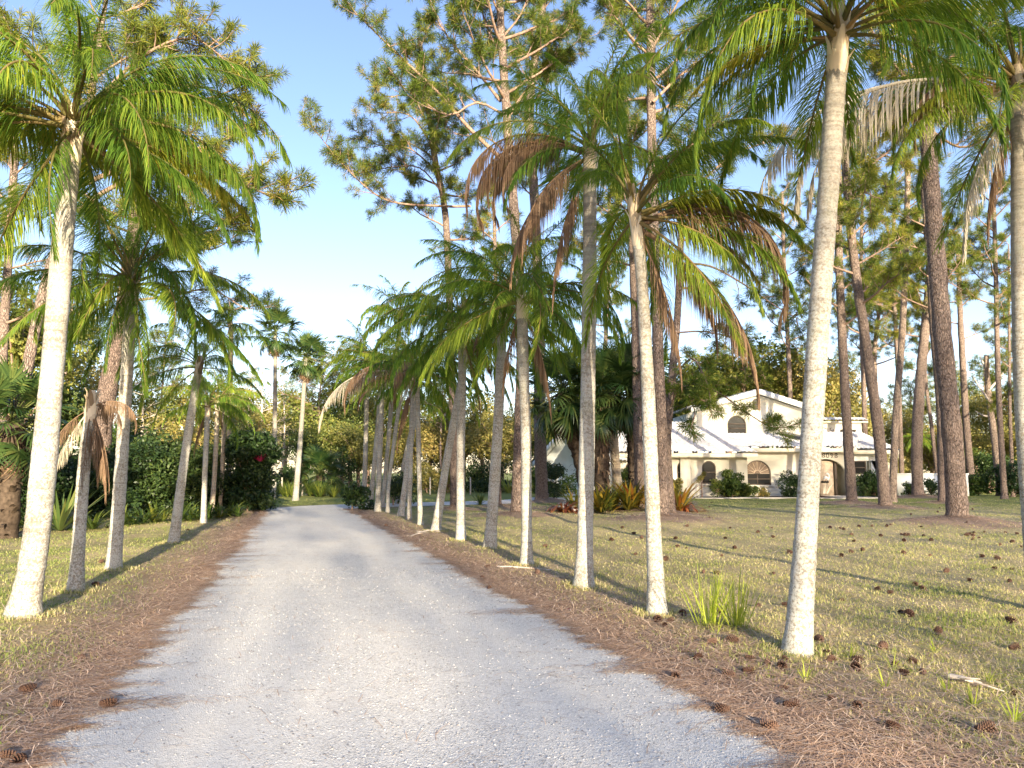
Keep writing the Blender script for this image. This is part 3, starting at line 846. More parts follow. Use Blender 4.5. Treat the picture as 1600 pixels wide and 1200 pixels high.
# ------------------------------------------------------------------ ground sheet
def build_ground():
    xs = np.concatenate([np.arange(-70, -26, .5), np.arange(-26, 32, .22), np.arange(32, 70.1, .5)])
    ys = np.concatenate([np.arange(-20, 2, .6), np.arange(2, 56, .22), np.arange(56, 106.1, .7)])
    X, Y = np.meshgrid(xs, ys)
    xy = np.stack([X.ravel(), Y.ravel()], -1)
    Z = height(xy)
    V = np.column_stack([xy, Z])
    nx, ny = len(xs), len(ys)
    i = np.arange(ny - 1)[:, None] * nx + np.arange(nx - 1)[None]
    q = np.stack([i, i + 1, i + nx + 1, i + nx], -1).reshape(-1, 4)
    mb = MB().add(V, q, 0.5)
    x0, x1, y0, y1 = xs[0], xs[-1], ys[0], ys[-1]
    B = 1500
    mb.add([(x0, y0, 0), (x1, y0, 0), (x1, y1, 0), (x0, y1, 0), (-B, -B, 0), (B, -B, 0), (B, B, 0), (-B, B, 0)], [[4, 5, 1, 0], [5, 6, 2, 1], [6, 7, 3, 2], [7, 4, 0, 3]], 0.5)
    me = mb.mesh('ground', None, True)
    e = np.concatenate([edge_dist(xy), np.full(8, 60.0)])
    me.attributes.new('edge', 'FLOAT', 'POINT').data.foreach_set('value', np.clip(e, -5, 20).astype(np.float32))
    lit = np.zeros(len(xy))
    for mx, my, h, r in MOUNDS:
        qd = np.sqrt((xy[:, 0] - mx) ** 2 + (xy[:, 1] - my) ** 2) / r
        lit = np.maximum(lit, np.clip(1.25 - qd, 0, 1))
    # bark and needles under the wood on the left and round the planting bed
    wood = np.clip((-12.2 - xy[:, 0] - (xy[:, 1] - 20) * .26) / 1.5, 0, 1) * (xy[:, 1] < 40) * (xy[:, 1] > 17)
    bed = np.clip(1.3 - np.sqrt(((xy[:, 0] - 3.6) / 5.5) ** 2 + ((xy[:, 1] - 33.5) / 3.5) ** 2), 0, 1)
    lit = np.maximum(lit, np.maximum(wood, bed))
    me.attributes.new('litter', 'FLOAT', 'POINT').data.foreach_set('value', np.concatenate([lit, np.zeros(8)]).astype(np.float32))
    t = NT('lawn_ground')
    p = t.pos()
    sep = t.n('ShaderNodeSeparateXYZ'); t.l(p, sep.inputs[0])
    n1 = t.noise(p, .55, 4, .6); n2 = t.noise(p, 2.6, 5, .65); n3 = t.noise(p, 18, 5, .7); n4 = t.noise(p, 70, 3, .7)
    green = t.mix(n3, (0.150, 0.175, 0.042), (0.280, 0.290, 0.085))
    tan = t.mix(n3, (0.360, 0.285, 0.140), (0.560, 0.460, 0.260))
    side = t.ramp(t.math('DIVIDE', t.math('ADD', sep.outputs['X'], 12.0), 30.0, True), [(0.2, -0.0), (0.45, 0.13)])
    far = t.ramp(t.math('DIVIDE', sep.outputs['Y'], 60.0, True), [(0.45, 0.0), (0.70, 0.35)])
    gm = t.math('ADD', t.math('MULTIPLY', n1, .7), t.math('MULTIPLY', n2, .45))
    gm = t.math('SUBTRACT', t.math('ADD', gm, side), far)
    col = t.mix(t.ramp(gm, [(0.42, 0.0), (0.68, 1.0)]), green, tan)
    need = t.mix(n4, (0.225, 0.150, 0.110), (0.440, 0.320, 0.238))
    e_ = t.n('ShaderNodeAttribute'); e_.attribute_name = 'edge'
    l_ = t.n('ShaderNodeAttribute'); l_.attribute_name = 'litter'
    ee = t.math('ADD', e_.outputs['Fac'], t.math('MULTIPLY', t.math('SUBTRACT', n2, .5), 1.9))
    near_y = t.ramp(t.math('DIVIDE', sep.outputs['Y'], 50.0, True), [(0.68, 1.0), (0.76, 0.0)])
    band = t.math('MULTIPLY', t.ramp(t.math('DIVIDE', ee, 4.0, True), [(0.06, 1.0), (0.44, 0.0)]), near_y)
    lm = t.ramp(t.math('ADD', l_.outputs['Fac'], t.math('MULTIPLY', t.math('SUBTRACT', n2, .5), .9)), [(0.30, 0.0), (0.55, 1.0)])
    col = t.mix(t.math('MAXIMUM', band, t.math('MULTIPLY', lm, .95)), col, need)
    col = t.mix(t.math('MULTIPLY', t.ramp(n4, [(0.52, 0.0), (0.75, 1.0)]), .35), col, (0.40, 0.33, 0.20))
    t.bump(t.math('ADD', n3, t.math('MULTIPLY', n4, .6)), .8, .03)
    t.done(col, .95, .1)
    me.materials.clear()
    me.materials.append(t.m)
    o = link('ground', me)
    tag(o, 'lawn of green and straw-coloured grass with brown pine needles', 'ground', None, 'structure')
build_ground()

# ------------------------------------------------------------------ gravel drive with a ragged, needle-fringed edge
def build_drive():
    mid = RM[::1]
    k = len(mid)
    T = unit(np.gradient(mid, axis=0))
    Nn = np.column_stack([T[:, 1], -T[:, 0]])       # to the right
    s = np.concatenate([[0], np.cumsum(np.linalg.norm(np.diff(mid, axis=0), axis=1))])
    rg = np.random.default_rng(3)
    def rag(sd):
        a = np.zeros(k)
        for fr, am in ((.35, .06), (1.1, .07), (3.7, .07), (9, .05)):
            ph = rg.uniform(0, 9)
            a += am * np.array([mnoise.noise((x * fr + ph, sd * 7.3, 0)) for x in s]) * 1.6
        spikes = rg.normal(0, 1, k)
        spikes = (spikes + np.roll(spikes, 1)) * .028
        return a + spikes
    fr = np.array([-1, -.97, -.75, -.5, -.25, 0, .25, .5, .75, .97, 1])
    wl, wr = HWID + rag(1), HWID + rag(2)
    rows = []
    for f in fr:
        ww = np.where(f < 0, wl, wr)
        rows.append(mid + Nn * (f * ww)[:, None])
    P = np.stack(rows, 1)
    Z = np.full(P.shape[:2], .008)
    Z[:, 1:-1] = .012
    V = np.concatenate([P, Z[..., None]], -1).reshape(-1, 3)
    m_ = len(fr)
    i = np.arange(k - 1)[:, None] * m_ + np.arange(m_ - 1)[None]
    q = np.stack([i, i + 1, i + m_ + 1, i + m_], -1).reshape(-1, 4)
    mb = MB().add(V, q, np.tile(np.abs(fr), k))
    t = NT('shell_gravel')
    p = t.pos()
    v1 = t.n('ShaderNodeTexVoronoi'); t.l(p, v1.inputs['Vector']); v1.inputs['Scale'].default_value = 105
    sp = t.n('ShaderNodeSeparateColor'); t.l(v1.outputs['Color'], sp.inputs[0])
    v2 = t.n('ShaderNodeTexVoronoi'); t.l(p, v2.inputs['Vector']); v2.inputs['Scale'].default_value = 34
    n1 = t.noise(p, .5, 4, .6); n2 = t.noise(p, 4, 5, .65); n3 = t.noise(p, 26, 4, .7)
    st = t.ramp(sp.outputs[0], [(0.0, (0.24, 0.222, 0.20)), (.22, (0.46, 0.432, 0.395)), (.6, (0.66, 0.625, 0.58)), (1.0, (0.82, 0.785, 0.735))])
    dust = t.mix(n2, (0.66, 0.625, 0.57), (0.77, 0.735, 0.68))
    trk = t.ramp(t.math('ADD', t.attr(), t.math('MULTIPLY', t.math('SUBTRACT', n2, .5), .35)), [(0.0, .06), (.22, .07), (.42, .17), (.62, .16), (.80, .08), (1.0, .17)])
    dm = t.math('ADD', t.math('ADD', t.math('MULTIPLY', n1, .7), t.math('MULTIPLY', n2, .4)), trk)
    col = t.mix(t.ramp(dm, [(0.40, .12), (0.85, .85)]), st, dust)
    col = t.mix(t.math('MULTIPLY', t.ramp(n3, [(.50, 0.0), (.70, 1.0)]), .42), col, (0.40, 0.36, 0.33))
    sep = t.n('ShaderNodeSeparateXYZ'); t.l(p, sep.inputs[0])
    col = t.mix(t.math('MULTIPLY', t.ramp(n1, [(.5, 0.0), (.75, 1.0)]), .25), col, (0.62, 0.52, 0.40))
    t.bump(t.math('ADD', v1.outputs['Distance'], t.math('MULTIPLY', v2.outputs['Distance'], .5)), .45, .010)
    t.done(col, .9, .2)
    o = mb.obj('driveway', t.m)
    tag(o, 'pale shell gravel driveway bending right to the garage', 'driveway', None, 'structure')
    return T, Nn, s, wl, wr
DT, DN, DS, DWL, DWR = build_drive()

# ------------------------------------------------------------------ grass and fallen needles
def scatter_ground(n, y0, y1, rg, side=1.05):
    y = np.exp(rg.uniform(math.log(y0), math.log(y1), n))
    x = rg.uniform(-1, 1, n) * (0.70 * y * side)
    return np.column_stack([x, y])

def blades(xy, rg, h, w, lean, tint, zoff=0.0):
    n = len(xy)
    z = height(xy) + zoff
    b = np.column_stack([xy, z])
    az = rg.uniform(0, 6.283, n)
    d = np.column_stack([np.cos(az), np.sin(az), np.zeros(n)])
    sd = np.column_stack([-np.sin(az + rg.normal(0, .6, n)), np.cos(az), np.zeros(n)]) * w[:, None]
    tip = b + d * (h * lean)[:, None] + np.array([0, 0, 1.0]) * h[:, None]
    mid = b + d * (h * lean * .3)[:, None] + np.array([0, 0, .62]) * h[:, None]
    V = np.stack([b - sd, b + sd, mid + sd * .7, tip, mid - sd * .7], 1).reshape(-1, 3)
    f = np.arange(n)[:, None] * 5 + np.array([[0, 1, 2, 4]])
    f3 = np.arange(n)[:, None] * 5 + np.array([[4, 2, 3]])
    return V, [f, f3], np.repeat(tint, 5)

def vnoise(xy, sc, seed):
    return np.array([mnoise.noise((a * sc + seed, b * sc, seed * 1.7)) for a, b in xy])

def build_grass():
    rg = np.random.default_rng(11)
    xy = scatter_ground(300000, 3.4, 46, rg)
    e = edge_dist(xy)
    keep = e > .10
    xy, e = xy[keep], e[keep]
    pr = np.clip((e - .15) / 1.6, .06, 1)
    for mx, my, h, r in MOUNDS:
        qd = np.sqrt((xy[:, 0] - mx) ** 2 + (xy[:, 1] - my) ** 2) / r
        pr *= np.clip(qd * 1.2 - .35, .08, 1)
    keep = rg.uniform(0, 1, len(xy)) < pr
    xy = xy[keep]
    nz = vnoise(xy, .8, 3) + .6 * vnoise(xy, 2.7, 5)
    keep = rg.uniform(-.8, .6, len(xy)) < nz + np.where(xy[:, 0] > -1, .05, .25)
    xy, nz = xy[keep], nz[keep]
    n = len(xy)
    k = 1 + xy[:, 1] / 22
    h = rg.uniform(.016, .046, n) * (1 + .5 * np.clip(nz, -.5, .8))
    w = rg.uniform(.0022, .004, n) * k
    dry = np.where(xy[:, 0] > -1, .50, .27)
    tint = np.clip(dry - nz * .30 + rg.normal(0, .22, n), 0, 1)
    V, f, t = blades(xy, rg, h, w, rg.uniform(.3, 1.6, n), tint)
    mb = MB().add(V, f, t)
    # longer unmown blades against the trunks
    for u, v, r in ((35, 968, .25), (118, 926, .17), (177, 893, .2), (271, 848, .2), (1245, 1026, .21), (1027, 962, .18), (912, 920, .22), (823, 885, .18), (765, 859, .22), (720, 845, .2), (680, 832, .2)):
        c = gnd(u, v)
        m_ = 420
        a = rg.uniform(0, 6.283, m_); q = r + np.abs(rg.normal(0, .09, m_)) - .02
        q2 = np.column_stack([c.x + np.cos(a) * q, c.y + np.sin(a) * q])
        k = 1 + c.y / 14
        mb.add(*blades(q2, rg, rg.uniform(.025, .075, m_), rg.uniform(.0016, .003, m_) * k, rg.uniform(.2, 1.4, m_), np.clip(rg.normal(.62, .30, m_), 0, 1)))
    o = mb.obj('grass', M['grass'])
    tag(o, 'short green and straw-coloured lawn grass on both sides of the drive', 'grass', None, 'stuff')

def needle_strips(xy, az, L, w, z, tint, rg):
    n = len(xy)
    b = np.column_stack([xy, z])
    d = np.column_stack([np.cos(az), np.sin(az), rg.normal(0, .10, n)])
    sd = np.column_stack([-np.sin(az), np.cos(az), np.zeros(n)]) * w[:, None]
    bend = sd * rg.normal(0, 8, n)[:, None]
    a0, a1, a2 = b - d * (L * .5)[:, None] + bend * .0, b + bend * .35 + np.array([0, 0, .006]), b + d * (L * .5)[:, None]
    V = np.stack([a0 - sd, a0 + sd, a1 + sd, a2 + sd, a2 - sd, a1 - sd], 1).reshape(-1, 3)
    V[:, 2] = np.maximum(V[:, 2], .006)
    i = np.arange(n)[:, None] * 6
    return V, [i + np.array([[0, 1, 2, 5]]), i + np.array([[5, 2, 3, 4]])], np.repeat(tint, 6)

def build_needles():
    rg = np.random.default_rng(12)
    # along the edges, thinning out over the gravel in tongues
    n = 60000
    yy = np.exp(rg.uniform(math.log(3.3), math.log(33), n))
    idx = np.searchsorted(RM[:len(RM) * 3 // 4, 1], yy)
    sd = np.where(rg.uniform(0, 1, n) < .46, -1, 1)
    tong = np.array([mnoise.noise((a * 2.3, b * 5.0, 0)) for a, b in zip(DS[idx], sd)]) + .5 * np.array([mnoise.noise((a * 7.3, b * 5.0, 3)) for a, b in zip(DS[idx], sd)])
    inn = -rg.exponential(1, n) * np.clip(.05 + .42 * np.clip(tong, 0, 1), .03, .6)
    out = rg.exponential(.55, n)
    e = np.where(rg.uniform(0, 1, n) < .40, inn, out)
    hw = np.where(sd < 0, DWL[idx], DWR[idx])
    xy = RM[idx] + DN[idx] * (sd * (hw + e))[:, None]
    az = rg.uniform(0, 6.283, n)
    acr = np.arctan2(DN[idx][:, 1], DN[idx][:, 0]) + rg.normal(0, .5, n)
    az = np.where((e < .05) & (rg.uniform(0, 1, n) < .7), acr, az)
    k = 1 + xy[:, 1] / 9
    mb = MB()
    z = np.maximum(height(xy), 0) + rg.uniform(.012, .030, n)
    mb.add(*needle_strips(xy, az, rg.uniform(.10, .24, n), rg.uniform(.0010, .0019, n) * k, z, np.clip(rg.normal(.45, .25, n), 0, 1), rg))
    # loose over the lawn and thick round the pines
    xy = scatter_ground(26000, 3.6, 30, rg)
    ed = edge_dist(xy)
    xy = xy[ed > .2]
    for mx, my, h, r in MOUNDS:
        m_ = int(900 * r)
        a = rg.uniform(0, 6.283, m_); q = np.abs(rg.normal(0, .6, m_)) * r
        xy = np.vstack([xy, np.column_stack([mx + np.cos(a) * q, my + np.sin(a) * q])])
    n = len(xy)
    k = 1 + xy[:, 1] / 9
    mb.add(*needle_strips(xy, rg.uniform(0, 6.283, n), rg.uniform(.10, .24, n), rg.uniform(.0010, .0018, n) * k, height(xy) + rg.uniform(.012, .035, n), np.clip(rg.normal(.55, .25, n), 0, 1), rg))
    # a few on the open gravel
    m_ = 2200
    j = rg.integers(0, len(RM) // 2 + 200, m_)
    xy = RM[j] + DN[j] * (rg.uniform(-1, 1, m_) * HWID[j])[:, None]
    mb.add(*needle_strips(xy, rg.uniform(0, 6.283, m_), rg.uniform(.08, .2, m_), rg.uniform(.0012, .0022, m_), np.full(m_, .019), np.clip(rg.normal(.3, .2, m_), 0, 1), rg))
    o = mb.obj('pine_needles', M['straw'])
    tag(o, 'brown fallen pine needles fringing the gravel drive', 'pine needles', None, 'stuff')

# loose stones on the near gravel
def build_gravel():
    rg = np.random.default_rng(13)
    n = 16000
    yy = np.exp(rg.uniform(math.log(3.2), math.log(13), n))
    j = np.searchsorted(RM[:, 1][:len(RM) // 2], yy)
    f = rg.uniform(-1, 1, n)
    xy = RM[j] + DN[j] * (f * (HWID[j] - .05))[:, None]
    keep = rg.uniform(-.9, .7, n) < vnoise(xy, .9, 9)
    xy = xy[keep]
    n = len(xy)
    r = rg.uniform(.003, .008, n) * (1 + xy[:, 1] / 16)
    oc = np.array([(1, 0, 0), (0, 1, 0), (-1, 0, 0), (0, -1, 0), (0, 0, .7)])
    V = oc[None] * r[:, None, None] * rg.uniform(.6, 1.4, (n, 5, 1))
    a = rg.uniform(0, 6.283, n)
    ca, sa = np.cos(a)[:, None], np.sin(a)[:, None]
    V = np.stack([V[..., 0] * ca - V[..., 1] * sa, V[..., 0] * sa + V[..., 1] * ca, V[..., 2]], -1)
    V += np.column_stack([xy, np.full(n, .012)])[:, None]
    i = np.arange(n)[:, None] * 5
    fs = np.concatenate([i + np.array([[a_, (a_ + 1) % 4, 4]]) for a_ in range(4)])
    t = NT('gravel_stones')
    t.done(t.ramp(t.attr(), [(0, (0.22, 0.20, 0.19)), (.4, (0.45, 0.42, 0.39)), (1, (0.74, 0.70, 0.65))]), .9, .1)
    o = MB().add(V.reshape(-1, 3), fs, np.repeat(rg.uniform(0, 1, n), 5)).obj('gravel', t.m)
    tag(o, 'loose pale and grey shell stones on the near drive', 'gravel', None, 'stuff')

build_grass(); build_needles(); build_gravel()

# ------------------------------------------------------------------ build the pines
dead_limbs = {}
for d in PINES:
    d = dict(d)
    r = pine(**d)
    if d['name'] == 'dead_tree' if 'name' in d else False:
        rg = random.Random(5)
        off = tuple(r.location)
        for u, v, du, dv in ((1544, 610, 34, -45), (1546, 625, -26, -38), (1550, 640, 20, -20), (1543, 580, -14, -30), (1548, 650, -24, -8)):
            a = at(u, v, 52); b = at(u + du, v + dv, 52 + rg.uniform(-1, 1))
            q = catmull([a, a.lerp(b, .5) + Vector((0, 0, -.15)), b], .3)
            MB().tube(q, np.linspace(.10, .02, len(q)), 6, .5).obj('limb', M['deadwood'], r, False, off)

# ------------------------------------------------------------------ queen palms
LEFT = 'queen palms left of the drive'
RIGHT = 'queen palms right of the drive'
palm('nearest palm on the left, a thick yellow-lit trunk under drooping fronds', [(35, 968), (58, 830), (80, 600), (98, 380), (110, 245)], (50, 34), 21, nf=20, fl=1.12, group=LEFT, shaft=.7,
     extra=[(-5, 34, 1.05), (12, 16, 1.08), (-40, 16, .95), (200, 16, 1.0), (165, 34, 1.0), (250, 34, .9), (20, 50, 1.1)], yellow=[(150, 0, 1.0), (118, 0, 1.05), (62, 0, 1.0), (-145, 0, 1.0), (95, 0, 1.1), (30, 1, .9)])  # sunlight on this crown is put in with yellow-coloured fronds
palm('palm with a dead topless crown of hanging brown fronds on the left', [(118, 926), (124, 830), (132, 720), (140, 655)], (26, 19), 22, nf=0, group=LEFT, shaft=.45,
     dead=[(20, 2, .50), (-30, 2, .46), (175, 11, .46), (190, 1, .40), (100, 3, .42), (-70, 2, .5), (70, 0, .36), (0, 3, .40), (140, 2, .42), (-10, 2, .55), (60, 2, .45)])
palm('second pale palm on the left with a full dense green crown', [(177, 893), (188, 750), (197, 600), (205, 475)], (26, 21), 23, nf=26, fl=1.08, group=LEFT, shaft=.6, extra=[(-80, -28, .8), (-60, -4, .7)])
palm('slim left-hand palm leaning right with a thin ragged crown', [(271, 848), (290, 705), (307, 598)], (19, 13), 24, nf=11, fl=.82, group=LEFT, shaft=.7, extra=[(175, 34, 1.0), (190, 50, .9)])
palm('spotted white slender palm beside a hanging brown frond at the hedge', [(318, 818), (320, 745), (324, 650)], (11, 9), 25, nf=13, fl=.9, group=LEFT, shaft=.6, dead=[(180, 2, .8), (200, 2, .7)], small=True)
palm('narrow palm between the spotted palm and the hedge bush', [(330, 806), (335, 745), (340, 640)], (10, 8), 26, nf=12, fl=.95, group=LEFT, shaft=.6, dead=[(60, 2, .6)], small=True, trunk='palm_trunk_brown')
palm('brown palm trunk close against the large dark bush', [(357, 796), (358, 720), (359, 640), (361, 520)], (11, 9), 27, nf=16, fl=1.1, group=LEFT, shaft=.6, small=True, trunk='palm_trunk_brown', extra=[(-30, -4, .8), (-80, -28, .9)], skip=[(10, 40)])
palm('greyish thin palm just behind the narrow left-hand palm', [(343, 800), (347, 740), (352, 625)], (9, 8), 28, nf=12, fl=1.0, group=LEFT, shaft=.5, small=True, trunk='palm_trunk_brown')

palm('nearest palm on the right, white lichen trunk beside the grass clump', [(1245, 1026), (1258, 850), (1270, 650), (1283, 450), (1297, 260), (1307, 112)], (46, 37), 31, nf=19, fl=.95, group=RIGHT, shaft=.75, trunk='palm_trunk', extra=[(178, 34, .9), (160, 16, .8), (0, 34, .9), (-20, 50, .9), (-90, 34, .7), (200, 34, .85), (195, 50, .85), (185, -4, .6)], emin=-4, yellow=[(172, 1, .7), (-60, 0, .8)])  # its yellow fronds have sunlight put into the leaf colour
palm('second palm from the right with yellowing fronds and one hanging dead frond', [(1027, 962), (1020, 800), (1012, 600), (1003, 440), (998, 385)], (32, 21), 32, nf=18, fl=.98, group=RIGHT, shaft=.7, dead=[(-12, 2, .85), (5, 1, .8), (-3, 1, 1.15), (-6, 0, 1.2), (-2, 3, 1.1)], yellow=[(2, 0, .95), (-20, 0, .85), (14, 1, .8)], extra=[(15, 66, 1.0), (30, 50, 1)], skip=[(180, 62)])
palm('straight white palm at mid-lawn with big brown dead fronds hanging left', [(912, 920), (917, 700), (921, 450), (922, 262)], (33, 25), 33, nf=17, fl=1.0, group=RIGHT, shaft=.55, dead=[(172, 0, 1.0), (190, 0, .9), (180, 3, .95), (168, 1, 1.0), (200, 1, .9), (183, 0, 1.15), (186, 3, 1.15), (178, 2, 1.0)], extra=[(30, 82, 1.1), (60, 66, 1.0), (-20, 82, 1.1)], skip=[(0, 40)], emin=-4)
palm('palm with a brown shaggy trunk top, fourth along the right row', [(823, 885), (822, 700), (818, 570), (816, 495)], (22, 20), 34, nf=18, fl=1.0, group=RIGHT, shaft=.6, dead=[(-10, 2, .9), (150, 2, .7)], extra=[(0, 16, 1.0), (10, 34, 1)])
palm('palm leaning slightly right with a smooth grey upper trunk, fifth along the right row', [(765, 859), (776, 700), (783, 560), (784, 500)], (23, 17), 35, nf=18, fl=1.05, group=RIGHT, shaft=.6, dead=[(200, 1, .5)], extra=[(180, 34, 1.0), (30, 34, .9)])
palm('palm with a thick green shaggy head of leaf bases on a straight pale trunk', [(720, 845), (720, 700), (722, 600), (722, 555)], (18, 15), 36, nf=20, fl=1.12, group=RIGHT, shaft=1.3, dead=[(-5, 1, .55), (10, 2, .7)], extra=[(178, 34, 1.15), (165, 50, 1.1), (190, 16, 1.1), (0, -28, .8)])
palm('palm leaning right across its straight neighbour behind', [(680, 832), (698, 720), (716, 620), (722, 585)], (17, 12), 37, nf=12, fl=.9, group=RIGHT, shaft=.6, emin=16)
palm('thin palm with one long brown dead frond hanging down its trunk', [(657, 822), (655, 740), (652, 600)], (10, 9), 38, nf=14, fl=1.15, group=RIGHT, shaft=.6, dead=[(180, 10, 1.5), (200, 3, 1.35), (-100, 3, 1.3), (190, 2, 1.0)], extra=[(0, 16, 1.1), (-10, -4, 1.1)], small=True)
palm('palm with a dark lower trunk leaning right, left of the thin dead-frond palm', [(626, 807), (637, 730), (655, 585)], (13, 10), 39, nf=12, fl=1.1, group=RIGHT, shaft=.6, dead=[(190, 11, .7)], small=True)
palm('short spotted palm trunk between two leaning palms of the right row', [(639, 811), (641, 740), (644, 610)], (10, 8), 40, nf=11, fl=1.1, group=RIGHT, shaft=.6, small=True, dead=[(170, 2, .8)])
palm('crooked thin palm leaning to its right near the far end of the right row', [(606, 801), (607, 760), (614, 705), (626, 615)], (8, 7), 41, nf=11, fl=1.0, group=RIGHT, shaft=.5, small=True)
palm('white flared palm trunk near the far bend of the drive', [(590, 800), (593, 720), (598, 590)], (12, 8), 42, nf=14, fl=1.15, group=RIGHT, shaft=.6, small=True, dead=[(180, 1, .8), (0, 2, .7)], extra=[(175, 50, 1.2), (190, 34, 1.1)])
palm('pale palm leaning right behind the white flared palm', [(578, 794), (586, 715), (596, 600)], (10, 9), 43, nf=13, fl=1.2, group=RIGHT, shaft=.6, small=True, extra=[(178, 66, 1.3), (185, 50, 1.4)])
palm('farthest palm of the right row, first beside the drive bend', [(568, 791), (571, 710), (574, 575)], (10, 8), 44, nf=13, fl=1.25, group=RIGHT, shaft=.6, small=True, dead=[(180, 2, .8), (150, 2, .9)])
palm('taller palm whose crown shows above the far end of the right row', [(597, 792), (606, 700), (614, 600), (626, 500)], (9, 8), 45, nf=14, fl=1.3, group=RIGHT, shaft=.5, small=True)
palm('leaning pale trunk seen beyond the right row beside the garage drive', [(620, 788), (633, 712), (650, 640)], (7, 6), 46, nf=11, fl=1.2, group=RIGHT, shaft=.5, small=True)

# the palm at the right edge of the frame
palm('grey palm trunk at the right edge with long grey dead fronds', [(1626, 955), (1608, 740), (1598, 560), (1595, 400), (1593, 180)], (40, 30), 51, nf=17, fl=1.0, group=RIGHT, shaft=.7, dead=[(176, 10, 1.75), (182, 10, 1.55), (169, 10, 1.35), (186, 11, .9), (160, 2, .8), (185, 3, .9)], extra=[(185, 50, .95), (170, 34, .95), (178, 66, 1), (200, 34, .8)], yellow=[(175, 1, .85), (190, 1, .8)])  # yellow fronds: a yellowing leaf plus sunlight put into the colour

# ------------------------------------------------------------------ fan palms, cabbage palms and the like
def fp(u, v, Y, u1, v1, **k):
    b = gnd(u, v) if Y is None else Vector((at(u, 738, Y).x, Y, 0))
    return b, [at((u + u1) / 2, (v + v1) / 2, b.y) , at(u1, v1, b.y)]
b, p = fp(429, 782, 45, 430, 520)
fan_palm('tall slender fan palm, left of the two beyond the drive', 'fan_palm', b, p, (.15, .10), 61, n=36, sc=1.12, skirt=18, group='tall fan palms beyond the drive')
b, p = fp(463, 782, 44, 478, 560)
fan_palm('tall slender fan palm, right of the two beyond the drive, with an orange dead skirt', 'fan_palm', b, p, (.165, .10), 62, n=34, sc=1.08, skirt=16, group='tall fan palms beyond the drive')
b, p = fp(398 + 100, 775, 52, 500, 742)
fan_palm('low bushy cabbage palm on the far lawn beyond the drive', 'cabbage_palm', b, p, (.25, .25), 63, n=34, sc=1.25, skirt=3, trunk='palm_trunk_brown', boots=True, emin=-30)
b, p = fp(16, 808, 18.5, 18, 662)
fan_palm('cabbage palm at the left edge with a skirt of dead brown leaves', 'cabbage_palm', b, p, (.26, .26), 64, n=34, sc=.95, skirt=16, trunk='palm_trunk_brown', boots=True)
b, p = fp(918, 792, 34, 880, 620)
p = [at(912, 735, 34), at(893, 672, 34), at(878, 615, 34)]
fan_palm('dark leaning cabbage palm whose trunk is covered in old leaf stubs', 'cabbage_palm', b, p, (.33, .38), 65, n=44, sc=1.5, skirt=14, trunk='palm_trunk_brown', boots=True)
b, p = fp(941, 792, 33, 938, 620)
fan_palm('upright cabbage palm with a shaggy trunk of dangling dead leaf strips', 'cabbage_palm', b, p, (.33, .35), 66, n=42, sc=1.4, skirt=18, trunk='palm_trunk_brown', boots=2)
b, p = fp(990, 793, 33, 985, 610)
fan_palm('cabbage palm with a dark drooping head behind the second white palm', 'cabbage_palm', b, p, (.20, .22), 67, n=44, sc=1.5, skirt=18, trunk='palm_trunk_brown', boots=True)
palm('date palm with an orange-brown trunk rising from the red and yellow bed', [(968, 790), (960, 705), (955, 640), (956, 590)], (20, 17), 68, nf=34, fl=1.15, group=None, shaft=.9, trunk='palm_trunk_brown', name='date_palm', emin=-28)
palm('round-headed drooping palm behind the white garden wall', [(1432, 768), (1432, 725), (1432, 690)], (9, 8), 69, nf=30, fl=.78, group=None, shaft=.4, trunk='palm_trunk_brown', small=True, name='pygmy_palm', emin=-28)
FRS_keep = FRS

# ------------------------------------------------------------------ house
HX = lambda u, y: at(u, 738, y).x
HZ = lambda v, y: at(800, v, y).z

def arch(cx, zb, w, zt, rise=None, n=14):
    """outline of a round-headed opening in (x, z), counter-clockwise"""
    r = w / 2
    rise = r if rise is None else rise
    zs = zt - rise
    P = [(cx - r, zb), (cx + r, zb)]
    for i in range(n + 1):
        a = math.pi * i / n
        P.append((cx + r * math.cos(a), zs + rise * math.sin(a)))
    return P

def rect(x0, x1, z0, z1):
    return [(x0, z0), (x1, z0), (x1, z1), (x0, z1)]

def wall_panel(mb, outer, holes, y, depth, M4=None):
    """a wall in the xz plane at y (front), with holes, running back by depth"""
    loops = [[Vector((x, z, 0)) for x, z in outer]] + [[Vector((x, z, 0)) for x, z in h] for h in holes]
    flat = [p for l in loops for p in l]
    tri = tessellate_polygon(loops)
    V = [(p.x, y, p.y) for p in flat] + [(p.x, y + depth, p.y) for p in flat]
    n = len(flat)
    f = np.array(tri)
    quads = []
    s = 0
    for l in loops:
        m = len(l)
        for i in range(m):
            a, b = s + i, s + (i + 1) % m
            quads.append([a, b, b + n, a + n])
        s += m
    if M4 is not None:
        V = [tuple(M4 @ Vector(v)) for v in V]
    mb.add(V, [f, f[:, ::-1] + n, np.array(quads)])
    return mb

def ring(mb, loop, inner, y0, y1):
    n = len(loop)
    V = [(x, y0, z) for x, z in loop] + [(x, y0, z) for x, z in inner] + [(x, y1, z) for x, z in loop] + [(x, y1, z) for x, z in inner]
    q = []
    for i in range(n):
        j = (i + 1) % n
        q += [[i, j, n + j, n + i], [n + i, n + j, 3 * n + j, 3 * n + i], [2 * n + i, i + 0, j + 0, 2 * n + j][::-1], [2 * n + i, 3 * n + i, 3 * n + j, 2 * n + j]]
    mb.add(V, np.array(q))

house = empty('house', (HX(1150, 50), 50, 0), 'long cream stucco house with white tiled roofs and arched windows', 'house')
HOFF = (HX(1150, 50), 50, 0)

